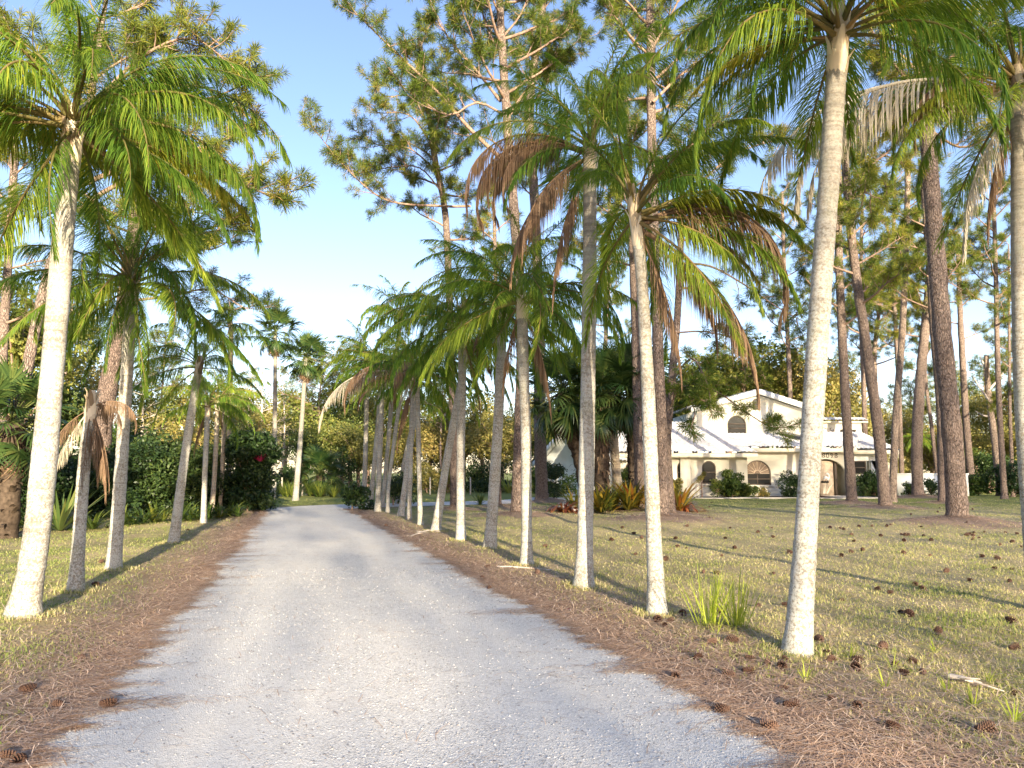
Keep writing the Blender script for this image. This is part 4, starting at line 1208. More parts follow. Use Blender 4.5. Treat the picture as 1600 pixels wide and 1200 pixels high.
def shrink(loop, k):
    xs = [p[0] for p in loop]; zs = [p[1] for p in loop]
    cx, cz = (min(xs) + max(xs)) / 2, (min(zs) + max(zs)) / 2
    w, h = max(xs) - min(xs), max(zs) - min(zs)
    return [(cx + (x - cx) * (1 - 2 * k / w), cz + (z - cz) * (1 - 2 * k / h)) for x, z in loop]

def window(loop, y, name='window', mull=(), sill=True, fan=False, label=None, blinds=None):
    """frame, pane and bars set inside a wall opening at y"""
    mb = MB()
    inn = shrink(loop, .07)
    ring(mb, shrink(loop, .004), inn, y + .08, y + .17)
    xs = [p[0] for p in inn]; zs = [p[1] for p in inn]
    x0, x1, z0, z1 = min(xs), max(xs), min(zs), max(zs)
    for kind, t in mull:
        if kind == 'h':
            z = z0 + (z1 - z0) * t
            mb.box((x0, y + .09, z - .035), (x1, y + .15, z + .035))
        else:
            x = x0 + (x1 - x0) * t
            mb.box((x - .03, y + .095, z0), (x + .03, y + .145, z0 + (z1 - z0) * .42 if fan else z1))
    o = mb.obj(name, M['bronze'], house, False, HOFF)
    if label:
        o['label'] = label
    g = MB()
    V = [(x, y + .13, z) for x, z in inn]
    f = np.array(tessellate_polygon([[Vector((x, z, 0)) for x, z in inn]]))
    g.add(V, f)
    g.obj('pane', M['glass'], o, False, HOFF)
    if fan:
        # wooden sunburst in the round head
        w = MB()
        cx = (x0 + x1) / 2
        zc = z0 + (z1 - z0) * .46
        rr = (x1 - x0) / 2 * .98
        hr = z1 - zc
        pts = [(cx + rr * math.cos(a), zc + hr * math.sin(a)) for a in np.linspace(0, math.pi, 15)]
        w.add([(x, y + .118, z) for x, z in pts], np.array(tessellate_polygon([[Vector((x, z, 0)) for x, z in pts]])))
        w.obj('sunburst', M['wood'], o, False, HOFF)
        w = MB()
        for a in np.linspace(0, math.pi, 9):
            c, s_ = math.cos(a), math.sin(a)
            w.tube([(cx + rr * .26 * c, y + .10, zc + hr * .26 * s_), (cx + rr * .98 * c, y + .10, zc + hr * .98 * s_)], .022, 4)
        w.tube([(cx + rr * .26 * math.cos(a), y + .10, zc + hr * .26 * math.sin(a)) for a in np.linspace(0, math.pi, 12)], .03, 4)
        w.obj('sunburst_rays', M['door_panel'], o, False, HOFF)
    if sill:
        s2 = MB().box((x0 - .18, y - .07, min(zs) - .20), (x1 + .18, y + .05, min(zs) - .075))
        s2.obj('sill', M['stucco'], o, False, HOFF)
    return o

def tile_roof(name, c00, c10, c11, c01, parent=None, pitch=.30, course=.42, label=None):
    """barrel tiles: a corrugated, stepped sheet between the eave (c00-c10) and the ridge (c01-c11)"""
    c00, c10, c11, c01 = [np.array(c, float) for c in (c00, c10, c11, c01)]
    W = max(np.linalg.norm(c10 - c00), np.linalg.norm(c11 - c01)); S = max(np.linalg.norm(c01 - c00), np.linalg.norm(c11 - c10))
    nu = int(W / pitch * 8); nc = max(2, int(S / course))
    u = np.linspace(0, 1, nu + 1)
    vs, lift = [], []
    for i in range(nc):
        vs += [i / nc, (i + .999) / nc]; lift += [.05, 0.0]
    vs, lift = np.array(vs), np.array(lift)
    nrm = unit(np.cross(c10 - c00, c01 - c00))
    if nrm[2] < 0:
        nrm = -nrm
    A = c00 + (c10 - c00) * u[None, :, None]
    B = c01 + (c11 - c01) * u[None, :, None]
    Pn = A + (B - A) * vs[:, None, None]
    # barrels run straight up the slope: phase from the distance along the eave
    ed = unit(c10 - c00)
    ph = ((Pn - c00) @ ed) / pitch * 2 * math.pi
    hgt = .095 * np.abs(np.sin(ph / 2)) ** .8 + lift[:, None] * 1.1
    Pn = Pn + nrm * hgt[..., None]
    k = nu + 1
    i = np.arange(len(vs) - 1)[:, None] * k + np.arange(nu)[None]
    q = np.stack([i, i + 1, i + k + 1, i + k], -1).reshape(-1, 4)
    o = MB().add(Pn.reshape(-1, 3), q).obj(name, M['tile'], parent or house, False, HOFF)
    if label:
        o['label'] = label
    return o

def build_house():
    Y1, Y2, Y3, Y4 = 49.0, 50.0, 53.0, 55.0
    # --- left low wing: three small arched windows
    xa, xb = HX(905, Y1), HX(1168, Y1)
    ez = HZ(714, Y1)
    holes = [arch(HX(u, Y1), HZ(756, Y1), w / F * Y1, HZ(720, Y1)) for u, w in ((989, 24), (1069, 22), (1108, 22))]
    mb = MB()
    wall_panel(mb, rect(xa, xb, -.1, ez + .25), holes, Y1, .3)
    mb.obj('wall', M['stucco'], house, False, HOFF)['label'] = 'left front wall with three narrow arched windows'
    for h in holes:
        window(h, Y1, mull=(('h', .5),))
    MB().box((HX(1076, Y1) - 0.55, Y1 - .16, -.1), (HX(1076, Y1) + .45 - .35, Y1 - .002, ez)).obj('pilaster', M['stucco'], house, False, HOFF)
    # --- middle: big arched window and the arched entry
    xc, xd = xb, HX(1331, Y2)
    ez2 = HZ(706, Y2)
    big = arch(HX(1184, Y2), HZ(758, Y2), 42 / F * Y2, HZ(719, Y2), rise=21 / F * Y2)
    ent = arch(HX(1292, Y2), 0.0, 62 / F * Y2, HZ(717, Y2), rise=1.15)
    mb = MB()
    wall_panel(mb, rect(xc, xd, -.1, ez2 + .2), [big, [(x, max(z, -.06)) for x, z in ent]], Y2, .35)
    mb.obj('wall', M['stucco'], house, False, HOFF)['label'] = 'middle front wall with the big arched window and the entry arch'
    MB().box((xb - .29, Y1 + .305, -.1), (xb - .003, Y2 + .2, ez2)).obj('wall', M['stucco'], house, False, HOFF)
    window(big, Y2, mull=(('h', .46), ('h', .22), ('v', .5)), fan=True, label='big arched window with a wooden sunburst head')
    # entry porch behind the arch
    ex0, ex1 = ent[0][0] - .25, ent[1][0] + .25
    mb = MB()
    mb.box((ex0 - .2, Y2 + .36, -.1), (ex0, Y2 + 2.4, ez2))
    mb.box((ex1, Y2 + .36, -.1), (ex1 + .2, Y2 + 2.4, ez2))
    mb.box((ex0 - .2, Y2 + 2.41, -.1), (ex1 + .2, Y2 + 2.6, ez2))
    mb.box((ex0 - .2, Y2 + .36, ez2 + .01), (ex1 + .2, Y2 + 2.6, ez2 + .12))
    mb.box((ex0, Y2 + .36, -.1), (ex1, Y2 + 2.4, .02))
    mb.obj('porch', M['stucco'], house, False, HOFF)
    # the screen door with its egret among reeds
    dx0, dx1 = HX(1284.0, Y2), HX(1306, Y2)
    yd = Y2 + .42
    door = MB().box((dx0, yd, .03), (dx1, yd + .07, 2.35)).obj('door', M['door_panel'], house, False, HOFF)
    w = dx1 - dx0
    X = lambda t: dx0 + w * t
    eg = MB()
    body = catmull([(X(.30), yd - .02, 1.12), (X(.40), yd - .05, 1.24), (X(.52), yd - .05, 1.22), (X(.58), yd - .04, 1.10)], .04)
    eg.tube(body, np.interp(np.linspace(0, 1, len(body)), [0, .4, 1], [.03, .13, .03]), 8)
    nk = catmull([(X(.55), yd - .04, 1.10), (X(.66), yd - .04, 1.22), (X(.66), yd - .04, 1.42), (X(.54), yd - .04, 1.52), (X(.44), yd - .04, 1.46)], .04)
    eg.tube(nk, np.interp(np.linspace(0, 1, len(nk)), [0, .6, .85, 1], [.06, .05, .075, .01]), 7)
    eg.obj('egret', M['white_paint'], door, False, HOFF)
    bl = MB()
    for i in range(9):
        a = X(.12 + .06 * i)
        bl.tube([(a, yd - .015, 1.02 + .02 * (i % 3)), (a + .03, yd - .015, .9)], .035, 4)
    for xx in (.46, .56):
        bl.tube([(X(xx), yd - .015, 1.08), (X(xx + .03), yd - .015, .55)], .012, 4)
    bl.obj('dark_marsh', M['black_paint'], door, False, HOFF)
    rd = MB()
    rr = random.Random(4)
    for i in range(12):
        a = rr.uniform(.15, .9)
        q = catmull([(X(a * .5 + .1), yd - .02, .2), (X(a * .8 + .1), yd - .02, .6), (X(min(.98, a * 1.1 + .1)), yd - .02, .75 + .3 * rr.random())], .1)
        rd.tube(q, np.linspace(.02, .006, len(q)), 4)
    rd.obj('reeds', M['trim'], door, False, HOFF)
    MB().box((dx1 + .06, yd - .1, .02), (dx1 + .22, yd + .12, ez2 - .02)).obj('door_post', M['bronze'], house, False, HOFF)
    MB().box((dx0 - .2, yd - .1, .02), (dx0 - .02, yd + .12, ez2 - .02)).obj('door_post', M['bronze'], house, False, HOFF)
    # house number
    cu = bpy.data.curves.new('house_number', 'FONT')
    cu.body = '8098'
    cu.size = .44
    cu.extrude = .02
    cu.space_character = 1.25
    cu.materials.append(M['bronze'])
    no = bpy.data.objects.new('house_number', cu)
    COL.objects.link(no)
    no.parent = house
    no.rotation_euler = (math.pi / 2, 0, 0)
    no.location = (HX(1285.2, Y2) - HOFF[0], Y2 - .03 - HOFF[1], HZ(715.3, Y2))
    bpy.context.view_layer.update()
    nm = bpy.data.meshes.new_from_object(no.evaluated_get(bpy.context.evaluated_depsgraph_get()))
    n2 = link('house_number', nm, house)
    n2.location, n2.rotation_euler = no.location.copy(), no.rotation_euler.copy()
    bpy.data.objects.remove(no)
    n2.name = 'house_number'
    # --- right low wing with two windows
    xe, xf = xd, HX(1391, Y2)
    Y5 = 50.4
    ez3 = HZ(709, Y5)
    hs = [rect(HX(a, Y5), HX(b_, Y5), HZ(741, Y5), HZ(720, Y5)) for a, b_ in ((1334, 1355), (1362, 1387))]
    mb = MB()
    wall_panel(mb, rect(xe + .003, xf, -.1, ez3 + .2), hs, Y5, .3)
    mb.obj('wall', M['stucco_white'], house, False, HOFF)['label'] = 'right front wall with two oblong windows'
    for h in hs:
        window(h, Y5, mull=(('h', .5),))
    MB().box((xf - .3, Y5 + .31, -.1), (xf, Y5 + 6, ez3 + .3)).obj('wall', M['stucco_white'], house, False, HOFF)
    # --- eaves: soffit boards and fascias
    def fascia(x0, x1, y, z, dep, name='fascia'):
        m_ = MB().box((x0, y, z - .16), (x1, y + .07, z + .10))
        m_.box((x0, y + .071, z - .12), (x1, y + dep, z - .05))
        m_.obj(name, M['trim'], house, False, HOFF)
    fascia(xa - .2, xb + .45, Y1 - .75, ez + .12, .74)
    fascia(xb + .05, HX(1333, Y2), Y2 - .75, ez2 + .12, .74)
    fascia(HX(1333, Y2) + .01, xf + .5, Y5 - .70, ez3 + .12, .69)
    # --- low roofs
    zl = HZ(660, 54)
    tile_roof('roof', (xa - .2, Y1 - .8, ez + .22), (xb + .5, Y1 - .8, ez + .22), (HX(1085, 54), 54.2, zl), (xa - .2, 54.2, zl), label='left white tiled roof')
    zr = HZ(679, 53)
    tile_roof('roof', (HX(1060, Y2 - .8), Y2 - .8, ez2 + .22), (HX(1333, Y2), Y2 - .8, ez2 + .22), (HX(1345, Y3 + .5), Y3 + .6, zr + .16), (HX(1086, Y3 + .5), Y3 + .6, zr + .16), label='middle white tiled roof')
    tile_roof('roof', (HX(1333, Y2) + .01, Y5 - .75, ez3 + .22), (xf + .55, Y5 - .75, ez3 + .22), (HX(1352, 55), 55.5, HZ(676, 55)), (HX(1333, 55), 55.5, HZ(676, 55)), label='right white tiled roof')
    tile_roof('roof', (xf + .55, Y5 - .75, ez3 + .22), (xf + .9, 59, ez3 + .22), (HX(1353, 55), 55.6, HZ(676, 55)), (HX(1352, 55), 55.5, HZ(676, 55)), label='hipped end of the right roof')
    sp = MB()
    slope = (zr + .16 - ez2 - .22) / (Y3 + .6 - Y2 + .8)
    def onroof(u, y, dz): return (HX(u, y), y, ez2 + .22 + slope * (y - Y2 + .8) + dz)
    for dz in (.16,):
        sp.add([onroof(1214, 52.6, .16), onroof(1252, 50.9, .16), onroof(1268, 51.3, .16), onroof(1228, 53.0, .16), onroof(1214, 52.6, .24), onroof(1252, 50.9, .24), onroof(1268, 51.3, .24), onroof(1228, 53.0, .24)], [[0, 3, 2, 1], [4, 5, 6, 7], [0, 1, 5, 4], [1, 2, 6, 5], [2, 3, 7, 6], [3, 0, 4, 7]])
    sp.obj('roof_panel', M['solar'], house, False, HOFF)
    # --- two-storey gable
    gx0, gx1, gxc = HX(1092, Y3), HX(1262, Y3), HX(1188, Y3)
    zg0, zap = HZ(641, Y3), HZ(617, Y3)
    zg1 = HZ(641, Y3)
    a1 = arch(HX(1154, Y3), HZ(679, Y3) + .05, 30 / F * Y3, HZ(649, Y3))
    a2 = arch(HX(1186, Y3), HZ(641, Y3), 13 / F * Y3, HZ(622.5, Y3))
    mb = MB()
    wall_panel(mb, [(gx0, zr - .6), (gx1, zr - .6), (gx1, zg1), (gxc, zap), (gx0, zg0)], [a1, a2], Y3, .3)
    mb.obj('wall', M['stucco'], house, False, HOFF)['label'] = 'upper gable wall with two arched openings'
    MB().box((gx0, Y3 + .301, zr - .6), (gx0 + .3, Y3 + 8, zg0)).obj('wall', M['stucco'], house, False, HOFF)
    MB().box((gx1 - .3, Y3 + .301, zr - .6), (gx1, Y3 + 8, zg1)).obj('wall', M['stucco'], house, False, HOFF)
    window(a1, Y3, mull=(('h', .28), ('h', .55)), sill=False)
    window(a2, Y3, name='gable_vent', mull=(('h', .2), ('h', .4), ('h', .6)), sill=False)
    sl0 = (zap - zg0) / (gxc - gx0); sl1 = (zap - zg1) / (gx1 - gxc)
    ov = .55
    zA = zap + .16
    for nm, xo, sl in (('left', gx0 - ov, sl0), ('right', gx1 + ov, sl1)):
        zo = zA - sl * abs(gxc - xo)
        tile_roof('roof', (xo, Y3 - .6, zo + .12), (xo, Y3 + 8, zo + .12), (gxc, Y3 + 8, zA + .12), (gxc, Y3 - .6, zA + .12), label=nm + ' slope of the upper roof')
        fb = MB()
        d = .30
        V = [(xo, Y3 - .62, zo - d + .12), (gxc, Y3 - .62, zA - d + .12), (gxc, Y3 - .62, zA + .17), (xo, Y3 - .62, zo + .17)]
        V += [(x, y + .10, z) for x, y, z in V]
        fb.add(V, [[0, 1, 2, 3], [7, 6, 5, 4], [0, 4, 5, 1], [3, 2, 6, 7], [0, 3, 7, 4], [1, 5, 6, 2]])
        V = [(xo, Y3 - .51, zo + .02), (gxc, Y3 - .51, zA + .02), (gxc, Y3 - .02, zA + .02), (xo, Y3 - .02, zo + .02)]
        fb.add(V, [[0, 1, 2, 3]])
        fb.obj('bargeboard', M['white_paint'], house, False, HOFF)
    # --- upper block to the right with a tiled parapet
    bx0, bx1 = HX(1263, Y4), HX(1350, Y4)
    zt = HZ(659, Y4)
    hs = [rect(HX(1316, Y4), HX(1342, Y4), HZ(677, Y4), HZ(671, Y4))]
    mb = MB()
    wall_panel(mb, rect(bx0, bx1, 3.6, zt), hs, Y4, .3)
    mb.box((bx1 - .3, Y4 + .301, 3.6), (bx1, Y4 + 6, zt))
    mb.box((bx0, Y4 + .31, zt - .3), (bx1 - .31, Y4 + 6, zt - .1))
    mb.obj('wall', M['stucco'], house, False, HOFF)['label'] = 'upper flat-topped block with one slit window'
    window(hs[0], Y4, sill=False)
    tile_roof('roof', (bx0 - .2, Y4 - .35, zt + .02), (bx1 + .35, Y4 - .35, zt + .02), (bx1 + .35, Y4 + .6, zt + .30), (bx0 - .2, Y4 + .6, zt + .30), label='tiled coping of the upper block')
    MB().box((bx0 - .2, Y4 - .32, zt - .08), (bx1 + .35, Y4 - .002, zt + .012)).obj('fascia', M['trim'], house, False, HOFF)
    sc = MB()
    for s_ in (0, 1):
        c = HX(1290 + 14 * s_, Y4)
        q = [(c + .22 * (1 - .1 * i) * math.cos(i * .55 + s_ * 2), Y4 - .04, HZ(671, Y4) + .12 * math.sin(i * .55 + s_ * 2)) for i in range(9)]
        sc.tube(catmull(q, .05), .018, 4)
    sc.obj('wall_scroll', M['bronze'], house, False, HOFF)
    # --- step of roof between gable and block
    tile_roof('roof', (HX(1240, 54), 54.0, HZ(651, 54)), (HX(1264, 54), 54.0, HZ(655, 54)), (HX(1262, 57), 57, HZ(648, 57)), (HX(1236, 57), 57, HZ(642, 57)))
    # --- garage wing on the left, its gable wall turned to the drive
    p0, p1, p2 = Vector((2.35, 54.6, 0)), Vector((4.25, 51.4, 0)), Vector((6.1, 48.3, 0))
    d = (p2 - p0); Lw = d.length; d.normalize()
    n_ = Vector((d.y, -d.x, 0))
    if n_.x > 0: n_ = -n_
    ang = math.atan2(d.y, d.x)
    M4 = Matrix.Translation(p0) @ Matrix.Rotation(ang, 4, 'Z')
    ze, za = 2.55, 4.75
    win = rect(Lw * .52, Lw * .52 + .75, .95, 1.95)
    mb = MB()
    wall_panel(mb, [(0, -.1), (Lw, -.1), (Lw, ze), (Lw / 2, za), (0, ze)], [win], 0, .3, M4)
    mb.obj('wall', M['stucco_white'], house, False, HOFF)['label'] = 'mint-white gable wall of the garage wing'
    wf = MB()
    f2 = MB()
    ring(f2, win, shrink(win, .06), .05, .15)
    for t in (.33, .66):
        f2.box((win[0][0], .06, .95 + t), (win[1][0], .12, .99 + t))
    V = np.concatenate(f2.V); V = np.array([tuple(M4 @ Vector(v)) for v in V]); f2.V = [V]; f2.T = [np.concatenate(f2.T)]
    wo = f2.obj('window', M['bronze'], house, False, HOFF)
    gp = [tuple(M4 @ Vector((x, .12, z))) for x, z in win]
    MB().add(gp, [[0, 1, 2, 3]]).obj('pane', M['glass'], wo, False, HOFF)
    inward = Vector((-n_.x, -n_.y, 0))
    for nm, e, s_ in (('near', p2 + d * .7, 1), ('far', p0 - d * .7, -1)):
        k = (za - ze) / (Lw / 2)
        zo = ze - k * .7
        o_ = n_ * .6
        a0 = e + o_; a1 = p1 + o_
        b0 = a0 + inward * (3.2 if s_ > 0 else 7); b1 = a1 + inward * 7
        tile_roof('roof', (a0.x, a0.y, zo + .14), (b0.x, b0.y, zo + .14), (b1.x, b1.y, za + .14), (a1.x, a1.y, za + .14), label=nm + ' slope of the garage roof')
        V = [(a0.x, a0.y, zo - .16), (a1.x, a1.y, za - .16), (a1.x, a1.y, za + .18), (a0.x, a0.y, zo + .18)]
        V += [(x + inward.x * .08, y + inward.y * .08, z) for x, y, z in V]
        fb = MB().add(V, [[0, 1, 2, 3], [7, 6, 5, 4], [0, 4, 5, 1], [3, 2, 6, 7], [0, 3, 7, 4], [1, 5, 6, 2]])
        c0 = a0 + inward * .55; c1 = a1 + inward * .55
        fb.add([(a0.x + inward.x * .085, a0.y + inward.y * .085, zo + .03), (a1.x + inward.x * .085, a1.y + inward.y * .085, za + .03), (c1.x, c1.y, za + .03), (c0.x, c0.y, zo + .03)], [[0, 1, 2, 3]])
        fb.obj('bargeboard', M['white_paint'], house, False, HOFF)
build_house()

# white garden wall right of the house
gw = MB()
gw.box((HX(1393, 51), 51, -.1), (HX(1512, 51), 51.2, 1.42))
gw.box((HX(1393, 51) - .0, 50.96, 1.423), (HX(1512, 51) + .05, 51.24, 1.53))
wo = gw.obj('garden_wall', M['stucco_white'])
tag(wo, 'low white stucco garden wall right of the house', 'wall')

# beds and walks
def sheet(name, pts, z, m, label, cat, kind='structure', th=0.0, off=None):
    n = len(pts)
    V = [(x, y, z) for x, y in pts]
    f = [np.array(tessellate_polygon([[Vector((x, y, 0)) for x, y in pts]]))]
    if th:
        V += [(x, y, z - th) for x, y in pts]
        f.append(np.array([[i, (i + 1) % n, n + (i + 1) % n, n + i] for i in range(n)]))
    o = MB().add(V, f).obj(name, m)
    return tag(o, label, cat, None, kind)
xs = np.linspace(9.5, 25.8, 30)
wob = lambda x: 47.35 + .25 * math.sin(x * .9) - .12 * (x > 17)
bed = [(x, wob(x)) for x in xs] + [(25.8, 50.38), (22.6, 50.38)] + [(22.5, 49.99), (15.5, 49.99), (15.5, 48.98), (9.5, 48.98)]
sheet('mulch_bed', bed, .052, M['mulch'], 'dark red-brown mulch bed along the house front', 'mulch bed', 'structure', .1)
walk = [(x, wob(x) - .85) for x in np.linspace(9.8, 24.5, 30)] + [(x, wob(x) - .03) for x in np.linspace(24.5, 9.8, 30)]
sheet('walkway', walk, .062, M['concrete'], 'pale concrete walk along the mulch bed', 'walkway', 'structure', .12)
sheet('entry_walk', [(20.4, 47.0), (23.0, 47.0), (22.3, 50.3), (20.3, 50.3)], .075, M['concrete'], 'pale concrete path up to the arched entry', 'walkway', 'structure', .12)

# ------------------------------------------------------------------ shrubs, beds and undergrowth
def G(u, v=None, Y=None):
    if Y is not None:
        q = at(u, 738, Y); return (q.x, Y)
    q = gnd(u, v); return (q.x, q.y)

HB = 'shrubs in the bed along the house'
for a in [
 ('big rounded green shrub left of the big arched window', G(1144, Y=48.3), 1.85, 1.0, .12, 2000, 'leaf_mid', 301),
 ('wide lower shrub under the big arched window', G(1164, Y=48.2), .8, 1.1, .12, 1500, 'leaf_mid', 302),
 ('small yellowish shrub right of the big arched window', G(1191, Y=48.2), .75, .5, .10, 420, 'leaf_gold', 303),
 ('dark green shrub between the arched window and the entry arch', G(1240, Y=48.4), 1.75, 1.25, .12, 1900, 'leaf_dark', 304),
 ('loose dark shrub beneath the oblong windows', G(1352, Y=48.6), 1.75, 1.1, .12, 1500, 'leaf_dark', 305),
 ('second dark shrub beneath the oblong windows, beside the white-flecked pine', G(1366, Y=48.7), 1.4, 1.0, .12, 1300, 'leaf_dark', 306),
 ('small round dark shrub before the white garden wall, left one', G(1418, Y=49.5), 1.15, .6, .10, 800, 'leaf_dark', 307),
 ('broad dark shrub before the white garden wall, right one', G(1453, Y=49.5), 1.25, .95, .10, 1200, 'leaf_dark', 308),
 ('thin sparse shrub with twiggy stems under the narrow arched windows', G(1120, Y=48.4), 1.3, .8, .10, 500, 'leaf_mid', 309),
 ('green shrub half covering the leftmost narrow window', G(985, Y=47.6), 2.3, 1.0, .12, 1500, 'leaf_mid', 310),
 ('olive shrub left of the narrow arched windows', G(1052, Y=47.4), 1.35, .7, .12, 1300, 'leaf_gold', 311)]:
    shrub(a[0], a[1], a[2], a[3], a[4], a[5], a[6], a[7], group=HB)
# little yellow tree
def small_tree(label, name, loc, H, Rr, z0, leaf, n, lobes, m, seed, trunk='limb', r=None, cat='tree', group=None, flat=.8, asp=.55, th=.45):
    root = empty(name, (loc[0], loc[1], gz(*loc)), label, cat, group)
    me, c, lr = leaves_mesh('tree_leaves', M[m], H, Rr, z0, leaf, n, lobes, seed, flat, asp)
    link('crown', me, root)
    link('trunk', stems_mesh('tree_trunk', M[trunk], c, H, r or H * .02, seed, th), root)
    return root
small_tree('little yellow-leaved tree in front of the narrow arched windows', 'small_tree', G(1096, Y=48.3), 1.75, .55, .8, .10, 500, 6, 'leaf_gold', 320, r=.05)
shrub('dark green bush against the mint gable wall', G(866, Y=46.5), 3.0, 1.35, .13, 2600, 'leaf_dark', 321)
shrub('wispy grey-green bush under the garage window', G(893, Y=46.2), 1.9, .8, .10, 500, 'leaf_mid', 322)
SR = 'shrubs beyond the lawn on the right'
for a in [
 ('clipped mid-green shrub right of the thickest pine', G(1522, Y=52), 1.7, 1.3, .13, 1800, 'leaf_mid', 330),
 ('large dark green shrub at the right edge of the lawn', G(1583, Y=50), 2.6, 1.8, .14, 3000, 'leaf_dark', 331),
 ('dark shrub filling the gap behind the dead tree', G(1545, Y=58), 3.4, 2.2, .16, 2600, 'leaf_dark', 332),
 ('mid-green shrub beside the far end of the garden wall', G(1506, Y=60), 4.2, 2.0, .17, 2600, 'leaf_mid', 333)]:
    shrub(a[0], a[1], a[2], a[3], a[4], a[5], a[6], a[7], group=SR)

# red and yellow strap-leaved plants round the palms in the middle bed
CRO = [rosette_mesh('croton_leaves', M['croton'], 60, 1.25, .045, 40 + i, tints=t, up=(.3, 2.4)) for i, t in enumerate([(0, .50), (.12, .66), (.45, .90)])]
RED = [rosette_mesh('red_leaves', M['red_leaf'], 70, 1.1, .042, 50 + i, droop=2.0) for i in range(2)]
BEDG = 'strap-leaved plants in the palm bed'
def rosette(label, name, loc, me, sc, rot=0.0, group=None, cat='plant'):
    root = empty(name, (loc[0], loc[1], gz(*loc) - .02), label, cat, group)
    o = link('leaves', me, root)
    o.scale = (sc, sc, sc); o.rotation_euler = (0, 0, rot)
    return root
for i, (u, v, kind, k, sc, lab) in enumerate([
 (880, 789, 'r', 0, 1.25, 'rust-red strap-leaved plant, leftmost in the palm bed'),
 (893, 792, 'r', 1, 1.0, 'low rust-red plant just behind the pale root stump'),
 (898, 790, 'c', 0, 1.15, 'green and yellow plant between the red plant and the straight white palm'),
 (938, 793, 'c', 1, 1.3, 'yellow-streaked plant right of the straight white palm'),
 (950, 794, 'c', 0, 1.3, 'dark green striped plant at the foot of the shaggy trunk'),
 (957, 791, 'c', 1, 1.2, 'pale yellow strap plant just left of the orange-brown palm trunk'),
 (981, 792, 'c', 1, 1.3, 'yellow and green plant just right of the orange-brown palm trunk'),
 (989, 789, 'c', 2, 1.35, 'orange-tipped plant left of the slender pine'),
 (1012, 792, 'c', 1, 1.1, 'yellow plant between the slender pine and the second white palm'),
 (1060, 791, 'c', 2, 1.4, 'orange and yellow plant right of the close pair of pines'),
 (1068, 793, 'r', 0, 1.1, 'rust-red arching plant at the right end of the palm bed'),
 (1056, 797, 'r', 1, .9, 'low reddish plant at the foot of the bent pine')]):
    rosette(lab, 'croton_plant' if kind == 'c' else 'red_bromeliad', G(u, Y=30.6 + (i % 3) * .5), (CRO if kind == 'c' else RED)[k], sc * .98, i * 1.3, BEDG)
# agaves and spiky plants
AG = rosette_mesh('spiky_leaves', M['fan'], 34, 1.5, .045, 61, up=(.3, 2.4), droop=.25, tints=(.3, 1))
rosette('spiky upright agave-like plant behind the dead-topped palm', 'spiky_plant', G(100, Y=21), AG, 1.15)
rosette('small spiky plant on needle mulch beside the garage drive', 'spiky_plant', G(750, 789), AG, .62, 1)
# pale tangle of grass-like plant beyond the garage drive
PAL = rosette_mesh('pale_plume_leaves', M['tall_grass'], 60, 1.6, .03, 66, up=(.4, 2.0), tints=(0, .25))
rosette('pale tan plume plant beyond the garage drive', 'plume_plant', G(795, Y=58), PAL, 1.5)

# hedge and ferns on the left
HL = 'dark bushes along the edge of the left wood'
for i, (u, Y, H, Rr, m, lab) in enumerate([
 (205, 29, 3.0, 1.9, 'leaf_dark', 'dark hedge bush just right of the second pale palm on the left'),
 (232, 30, 3.6, 2.0, 'leaf_dark', 'tall dark hedge bush left of the slim leaning palm'),
 (262, 31, 3.3, 1.9, 'leaf_dark', 'dark hedge bush behind the slim leaning palm'),
 (292, 31, 3.2, 1.8, 'leaf_dark', 'dark hedge bush right behind the slim leaning palm'),
 (150, 27, 2.4, 1.8, 'leaf_dark', 'low dark bush behind the thick leaning pine'),
 (60, 25, 3.0, 2.0, 'leaf_dark', 'dark bush between the left cabbage palm and the yellow-lit palm'),
 (108, 27, 2.8, 1.9, 'leaf_dark', 'dark bush behind the spiky plant on the left'),
 (335, 33, 2.6, 1.7, 'leaf_dark', 'dark bush behind the spotted slender palm'),
 (8, 24, 3.0, 2.2, 'leaf_dark', 'dark bush at the left edge behind the cabbage palm'),
 (180, 33, 4.2, 2.4, 'leaf_mid', 'taller green bush rising behind the left hedge')]):
    shrub(lab, G(u, Y=Y), H * .92, Rr * 1.1, .115, 8500, m, 400 + i, group=HL, lobes=16)
bb = shrub('large dark glossy bush with a magenta flower head at the bend of the drive', G(391, Y=31.5), 3.6, 1.75, .15, 9500, 'leaf_dark', 420, lobes=20, asp=.42)
fl = rosette_mesh('flower_petals', M['petal'], 34, .42, .045, 71, up=(.3, 2.4), droop=.9, segs=3)
fo = link('flower_head', fl, bb); q = at(406, 722, 30.9); fo.location = (q.x - bb.location.x, q.y - bb.location.y, q.z - bb.location.z); fo['label'] = 'magenta flower head'
FERN = [rosette_mesh('fern_leaves', M['leaf_mid'], 44, .85, .030, 75 + i, up=(.2, 2.0), droop=1.5) for i in range(3)]
FG = 'strap-leaved ground plants along the left hedge'
rgf = random.Random(8)
us = [8, 30, 52, 76, 128, 150, 196, 212, 228, 244, 258, 286, 300, 312, 330, 346, 362, 374]
for i, u in enumerate(us):
    Y = 23.0 + (u - 200) * .028 + rgf.uniform(-.4, .4) if u > 180 else 21.5 + rgf.uniform(-.4, .6)
    r0 = rosette('mid-green strap-leaved plant in the strip below the dark left hedge', 'fern_plant', G(u, Y=Y), FERN[i % 3], rgf.uniform(.85, 1.3), i, FG)
